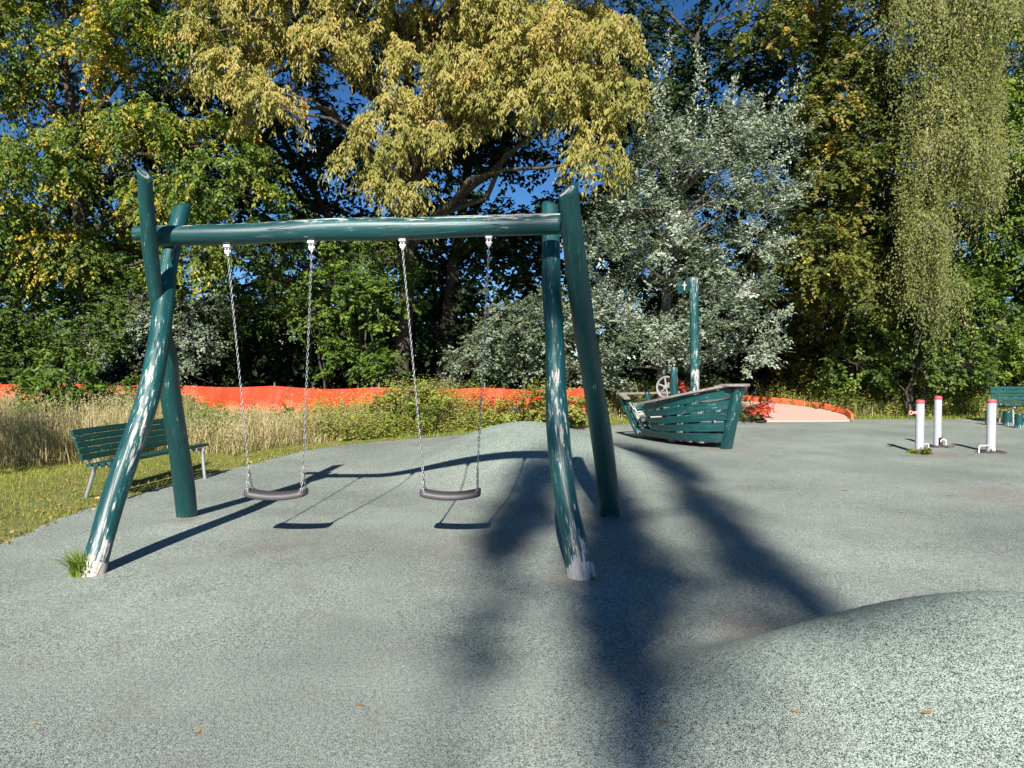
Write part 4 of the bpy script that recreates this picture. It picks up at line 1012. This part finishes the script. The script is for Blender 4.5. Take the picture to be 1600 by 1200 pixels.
def herbs(name, rng, X, Y, H, ll, lw, mat, label, tint0=.45, nlv=16, tvar=.3):
    n = len(X); Z = terr_z(X, Y); t = (np.arange(nlv) + rng.uniform(0, 1, (n, nlv))) / nlv
    lean = rng.normal(0, .16, (n, 2)); Hh = H[:, None]
    P = np.stack([X[:, None] + lean[:, :1] * Hh * t, Y[:, None] + lean[:, 1:] * Hh * t, Z[:, None] + Hh * (.12 + .88 * t)], -1)
    a = np.arange(nlv)[None] * 2.4 + rng.uniform(0, 6, (n, 1)); D = nrmz(np.stack([np.cos(a), np.sin(a), np.full(a.shape, .15)], -1) + rng.normal(size=P.shape) * .3)
    N = nrmz(np.array([0, 0, .6]) + np.array(TOSUN) * .7 + rng.normal(size=P.shape) * .45)
    sz = (1.15 - .6 * t) * rng.uniform(.7, 1.2, P.shape[:2]); T = rng.normal(tint0, tvar * .7, (n, 1)) + rng.normal(0, tvar * .4, P.shape[:2])
    o = leaves_mesh(name, P.reshape(-1, 3), D.reshape(-1, 3), N.reshape(-1, 3), (ll * sz).ravel(), (lw * sz).ravel(), T.ravel(), LM[mat])
    return tag(o, label, kind='stuff')
X, Y = scatter(rng, 6200, -4.2, 3.4, 13.6, 16.6, lambda X, Y: (outd(X, Y) > .35) * np.clip((X + 4.4) / 2.2, .1, 1))
herbs('nettle_bank', rng, X, Y, rng.uniform(.42, .88, len(X)) * np.where(X > -2.8, 1.2, .95) * np.clip(outd(X, Y) / 1.0, .4, 1), .075, .036, 'weed', 'nettles and yellowing weeds on the bank behind the mound')
X, Y = scatter(rng, 6500, 2.5, 20, 17.4, 21.2, lambda X, Y: (outd(X, Y) > .45) * ~onpath(X, Y) * 1.0)
herbs('weed_bank', rng, X, Y, rng.uniform(.35, .85, len(X)), .075, .042, 'weed', 'low weeds and saplings between far surfacing and shrubs', .42)
X, Y = scatter(rng, 3000, -13, -4.6, 12, 17.5, lambda X, Y: (outd(X, Y) > 1.2) * (patch(X, Y, .9, 3) > .45))
herbs('bank_weeds', rng, X, Y, rng.uniform(.3, .75, len(X)), .065, .042, 'green', 'green weeds among the dry grass by the netting', .45)
X, Y = scatter(rng, 3600, -16, 24, 19.5, 27, lambda X, Y: (Y > edge_y(np.maximum(X, -1.8)) + 2.2) * 1.0)
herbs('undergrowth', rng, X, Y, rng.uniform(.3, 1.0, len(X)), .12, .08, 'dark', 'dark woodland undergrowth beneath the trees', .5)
# grass tuft at the left front leg
def tuft(name, label, c, n, H, spread, mat, seed, left=0, wd=.009, tint0=.35):
    rng = rs(seed); a = rng.uniform(0, 2 * np.pi, n); r = rng.uniform(0, spread, n); X = c.x + np.cos(a) * r + left; Y = c.y + np.sin(a) * r * .6
    Hh = rng.uniform(.4, 1, n) * H; ln_ = rng.uniform(.2, 1.1, n); K = 5; V = np.zeros((n, 2 * K + 1, 3))
    aa = rng.uniform(-2.9, .5, n) - (1.2 if left else 0)
    for k in range(K + 1):
        f = k / K; off = ln_ * Hh * f ** 1.7; z = surf_z(X, Y) + Hh * f * (1 - .42 * ln_ * f * f)
        ww = wd * .5 * (1 - f ** 2)
        px = X + np.cos(aa) * off; py = Y + np.sin(aa) * off
        if k < K:
            V[:, 2 * k] = np.stack([px - np.sin(aa) * ww, py + np.cos(aa) * ww, z - .005], 1); V[:, 2 * k + 1] = np.stack([px + np.sin(aa) * ww, py - np.cos(aa) * ww, z - .005], 1)
        else: V[:, 2 * K] = np.stack([px, py, z], 1)
    Fc = []
    i = (np.arange(n) * (2 * K + 1))[:, None]
    for k in range(K - 1): Fc += [i + np.array([[2 * k, 2 * k + 1, 2 * k + 3]]), i + np.array([[2 * k, 2 * k + 3, 2 * k + 2]])]
    Fc.append(i + np.array([[2 * K - 2, 2 * K - 1, 2 * K]])); ti = rng.uniform(tint0 - .2, tint0 + .3, n)
    o = npmesh(name, V.reshape(-1, 3), np.concatenate(Fc), LM[mat], None, False, np.concatenate([ti] * len(Fc)))
    return tag(o, label, 'plant')
tuft('grass_tuft', 'bright green grass tuft at foot of the left front swing leg', gnd(133, 902), 150, .26, .07, 'bright', 50, left=-.03, tint0=.35)
tuft('grass_tuft', 'tiny green tuft at foot of the right front swing leg', gnd(926, 903), 26, .06, .03, 'lawn', 51)
g_ = gnd(1424, 708)
tuft('leafy_weed', 'yellow green weed left of the spouted post foot', g_, 60, .12, .07, 'bright', 52, wd=.03, tint0=.8)
def clump(name, label, c, R, n, species, seed, tint0=.4):
    rng = rs(seed); u = nrmz(rng.normal(size=(n, 3))); u[:, 2] = np.abs(u[:, 2]); P = np.array(c) + u * R * rng.uniform(.2, 1, (n, 1)) * np.array([1, .8, .8])
    o = leaves_mesh(name, P, nrmz(u + rng.normal(size=u.shape) * .5), nrmz(rng.normal(size=u.shape) * .5 + np.array([0, -.3, 1])), rng.uniform(.03, .06, n), rng.uniform(.02, .04, n), rng.normal(tint0, .2, n), LM[species])
    return tag(o, label, 'plant')
clump('leafy_weed', 'dark green leafy weed right of the spouted post foot', gnd(1446, 709), .12, 150, 'olive', 53, .5)

# --- trees standing behind the photographer, whose shadow crosses the surfacing
def shadow_point(px, py, Yt, z=0):
    g = gnd(px, py, z); s = (Yt - g.y) / TOSUN.y; return g + TOSUN * s
def surf_pt(px, py):
    for zz in np.arange(.62, -.001, -.004):
        g = gnd(px, py, zz)
        if surf_z(g.x, g.y) >= zz: break
    return g
def surf_shadow(px, py, Yt):
    g = surf_pt(px, py); return g + TOSUN * ((Yt - g.y) / TOSUN.y)
def behind_tree():
    rng = rs(400); YT = -22.0
    t0 = shadow_point(1003, 1190, YT); t1 = shadow_point(952, 790, YT); base = Vector((t0.x - .2, YT, 0))
    t = thing('poplar_tree', 'slender tree behind the viewer whose shadow falls across the surfacing', 'tree', (base.x, base.y, 0)); bpy.context.view_layer.update()
    mb = MB(); tp = [Vector((base.x, YT, -.1)), Vector((base.x + .1, YT, 5)), Vector((t0.x - .1, YT, 12)), t0, t0.lerp(t1, .5) + Vector((-.02, 0, 0)), t1, t1 + Vector((.03, 0, 1.2)), t1 + Vector((.06, 0, 2.4))]
    mb.tube(catmull(tp, 4), np.interp(np.linspace(0, 7, 29), [0, 1, 3, 5, 7], [.42, .30, .07, .04, .02]), 12)
    # boughs: polylines of (photo column, row, bough half width in metres, leaf density) followed back up the sunbeams
    ST = [[(868, 722, .14, .7), (848, 738, .20, 1.0), (828, 765, .25, 1.2), (803, 815, .21, 1.2), (783, 852, .15, 1.0), (768, 880, .08, .6)], [(820, 800, .16, .9), (850, 800, .16, .9), (880, 795, .12, .6)],
          [(800, 905, .14, .25), (770, 965, .16, .17), (730, 1050, .17, .12), (690, 1140, .17, .10)],
          [(955, 745, .14, .7), (960, 800, .20, 1.1), (962, 850, .24, 1.5), (962, 905, .24, 1.5), (962, 960, .18, 1.2), (978, 1020, .15, .8), (995, 1080, .17, .4), (1005, 1150, .2, .26), (1010, 1200, .2, .22)],
          [(925, 735, .13, .8), (937, 768, .14, 1.1), (950, 800, .15, 1.2)], [(876, 738, .14, .8), (868, 752, .14, .8)], [(975, 880, .17, 1.5), (1030, 885, .13, 1.3), (1075, 888, .06, 1.0)], [(935, 905, .12, 1.0), (925, 860, .14, .9)], [(1010, 900, .14, 1.1), (1020, 930, .10, .6)],
          [(975, 700, .30, .9), (1020, 712, .26, 1.1), (1068, 742, .26, .9), (1090, 768, .10, .05), (1105, 793, .27, 1.4), (1128, 820, .10, .05), (1148, 845, .25, 1.3), (1185, 872, .16, .35), (1205, 893, .20, .9), (1240, 920, .13, .5), (1265, 935, .14, 1.3), (1305, 948, .09, 1.4)],
          [(1100, 790, .15, 1.2), (1075, 800, .10, .8)], [(1190, 880, .13, .6), (1150, 890, .15, .5), (1110, 880, .12, .3)], [(1060, 960, .14, .22), (1130, 965, .16, .3), (1200, 960, .14, .45), (1270, 955, .12, .8)], [(1060, 1040, .2, .12), (1140, 1060, .2, .1)]]
    PL = []; CR = catmull(tp, 6)
    for st in ST:
        W_ = [(surf_shadow(a, b, YT), r, q) for a, b, r, q in st]
        for (c0, r0, q0), (c1, r1, q1) in zip(W_, W_[1:]):
            L = (c1 - c0).length; r = (r0 + r1) / 2; n = int(3300 * L * 2 * r * (q0 + q1) / 2) + 10
            m_ = max(3, n // 45); t_ = rng.uniform(0, 1, (m_, 1)); t_ = np.where(rng.uniform(size=(m_, 1)) < q0 / (q0 + q1 + 1e-6), t_ ** 1.6, 1 - t_ ** 1.6); p = np.array(c0) + (np.array(c1) - np.array(c0)) * t_ + rng.normal(size=(m_, 3)) * (r0 + (r1 - r0) * t_) * .55; p = p[rng.integers(0, m_, n)] + rng.normal(size=(n, 3)) * .07; p[:, 1] += rng.normal(size=n) * .35; PL.append(p)
        far = W_[0][0]; a = min(CR, key=lambda q: (q - far).length + max(0, q.z - far.z + .5) * 3)
        mb.tube([a] + [w_[0] for w_ in W_], [.05] + list(np.linspace(.04, .008, len(W_))), 6, False)
    for k in range(24):
        z = rng.uniform(2.5, 6.5); c = np.array((t1.x + rng.uniform(-1.3, 1.5), YT + rng.uniform(-1.5, 1.5), z + 3)); PL.append(c + rng.normal(size=(500, 3)) * .45)
    P = np.concatenate(PL); n = len(P)
    par(leaves_mesh('crown', P, nrmz(rng.normal(size=P.shape)), nrmz(rng.normal(size=P.shape)), rng.uniform(.07, .11, n), rng.uniform(.05, .08, n), rng.normal(.5, .2, n), LM['green']), t)
    par(mb.build('trunk', BARKG), t)
behind_tree()
lb = [(Vector((-7.4 + x, 5.6 + y, z)), r) for x, y, z, r in ((0, 0, 2.2, .7), (.4, .5, 3.0, .7), (-.7, .2, 3.0, .8), (-1.2, -.3, 2.2, .7), (.1, .6, 3.6, .6), (-.9, .7, 3.7, .6))]
tree('hawthorn_tree', 'small hawthorn left of the viewer shading the tall dry grass', 'tree', (-7.8, 5.6), lb, 'green', 60, cl=60, trunk_r=.07, twig_lines=False)

# --- fallen leaves
spots = [(1033, 1130), (1450, 1115), (1245, 1113), (560, 1102), (310, 1143), (52, 1131), (672, 891), (1500, 722), (1518, 762), (1530, 720), (1577, 757), (1590, 735), (1485, 775), (1395, 693), (1320, 765), (1470, 805), (990, 652), (418, 780), (620, 708), (1000, 748), (1120, 766), (243, 722), (700, 905), (1170, 760), (1330, 705), (1410, 800), (1250, 720), (365, 856)]
LL = {(1033, 1130): 'rusty leaf in the soft shadow at the bottom of the picture', (1450, 1115): 'rusty leaf on the right mound, the one farther right', (1245, 1113): 'reddish leaf on the right mound, the one farther left',
 (560, 1102): 'small leaf near the bottom edge between the swing legs', (310, 1143): 'small leaf near the bottom edge below the grass tuft', (52, 1131): 'reddish leaf nearest the bottom left corner',
 (672, 891): 'small orange leaf below the seat nearer the mound', (418, 780): 'leaf by the left swing seat near the leg shadows', (243, 722): 'leaf under the front edge of the left bench', (365, 856): 'leaf between the long leg shadow and the left swing',
 (700, 905): 'leaf left of the right front swing leg', (990, 652): 'leaf beside the stern of the play boat'}
rng = rs(500)
for i, (px, py) in enumerate(spots):
    g = gnd(px, py)
    for zz in np.arange(.6, -.001, -.002):
        g = gnd(px, py, zz)
        if surf_z(g.x, g.y) >= zz: break
    g.z = float(surf_z(g.x, g.y))
    o = None
    s = rng.uniform(.013, .022) * (1 if py > 850 else 1.5); a = rng.uniform(0, 6.28)
    ring = [(1.5, 0), (.7, .42), (0, .55), (-.7, .35), (-1.1, 0), (-.7, -.38), (0, -.55), (.7, -.4)]
    vs = [(0, 0, .1)] + [(x * math.cos(a) - y * math.sin(a), x * math.sin(a) + y * math.cos(a), .05 + .3 * rng.uniform() * abs(x) * .6) for x, y in ring]
    V = np.array(vs) * s + np.array([g.x, g.y, g.z + .002]); Fc = np.array([(0, k, k % 8 + 1) for k in range(1, 9)])
    o = npmesh('fallen_leaf', V, Fc, LM['litter'], None, True, np.full(8, rng.uniform(.2, 1)))
    tag(o, LL.get((px, py), 'small pale dry leaf scattered on the far surfacing'), 'fallen leaf', 'fallen leaves scattered on the surfacing')
# litter along the lawn edge
X, Y = scatter(rng, 9000, -8, -1, 4, 14.2, lambda X, Y: (outd(X, Y) > -.12) * np.exp(-np.maximum(outd(X, Y) - .1, 0) * 2.2) * .8)
n = len(X); Zs = np.where(outd(X, Y) < 0, surf_z(X, Y) + .004, terr_z(X, Y) + rng.uniform(.01, .045, n))
tag(leaves_mesh('leaf_litter', np.stack([X, Y, Zs], 1), nrmz(rng.normal(size=(n, 3)) * np.array([1, 1, .2])), nrmz(rng.normal(size=(n, 3)) * .3 + np.array([0, 0, 1.0])), rng.uniform(.025, .055, n), rng.uniform(.018, .038, n), rng.uniform(.1, .9, n), LM['litter']), 'dry brown leaf litter along the edge of the mown grass', kind='stuff')
print('TRIS', sorted([(sum(len(p.vertices) - 2 for p in m.polygons), m.name) for m in bpy.data.meshes])[-26:])
print('LEAVES', sum(t[1] for t in TREES), TREES)
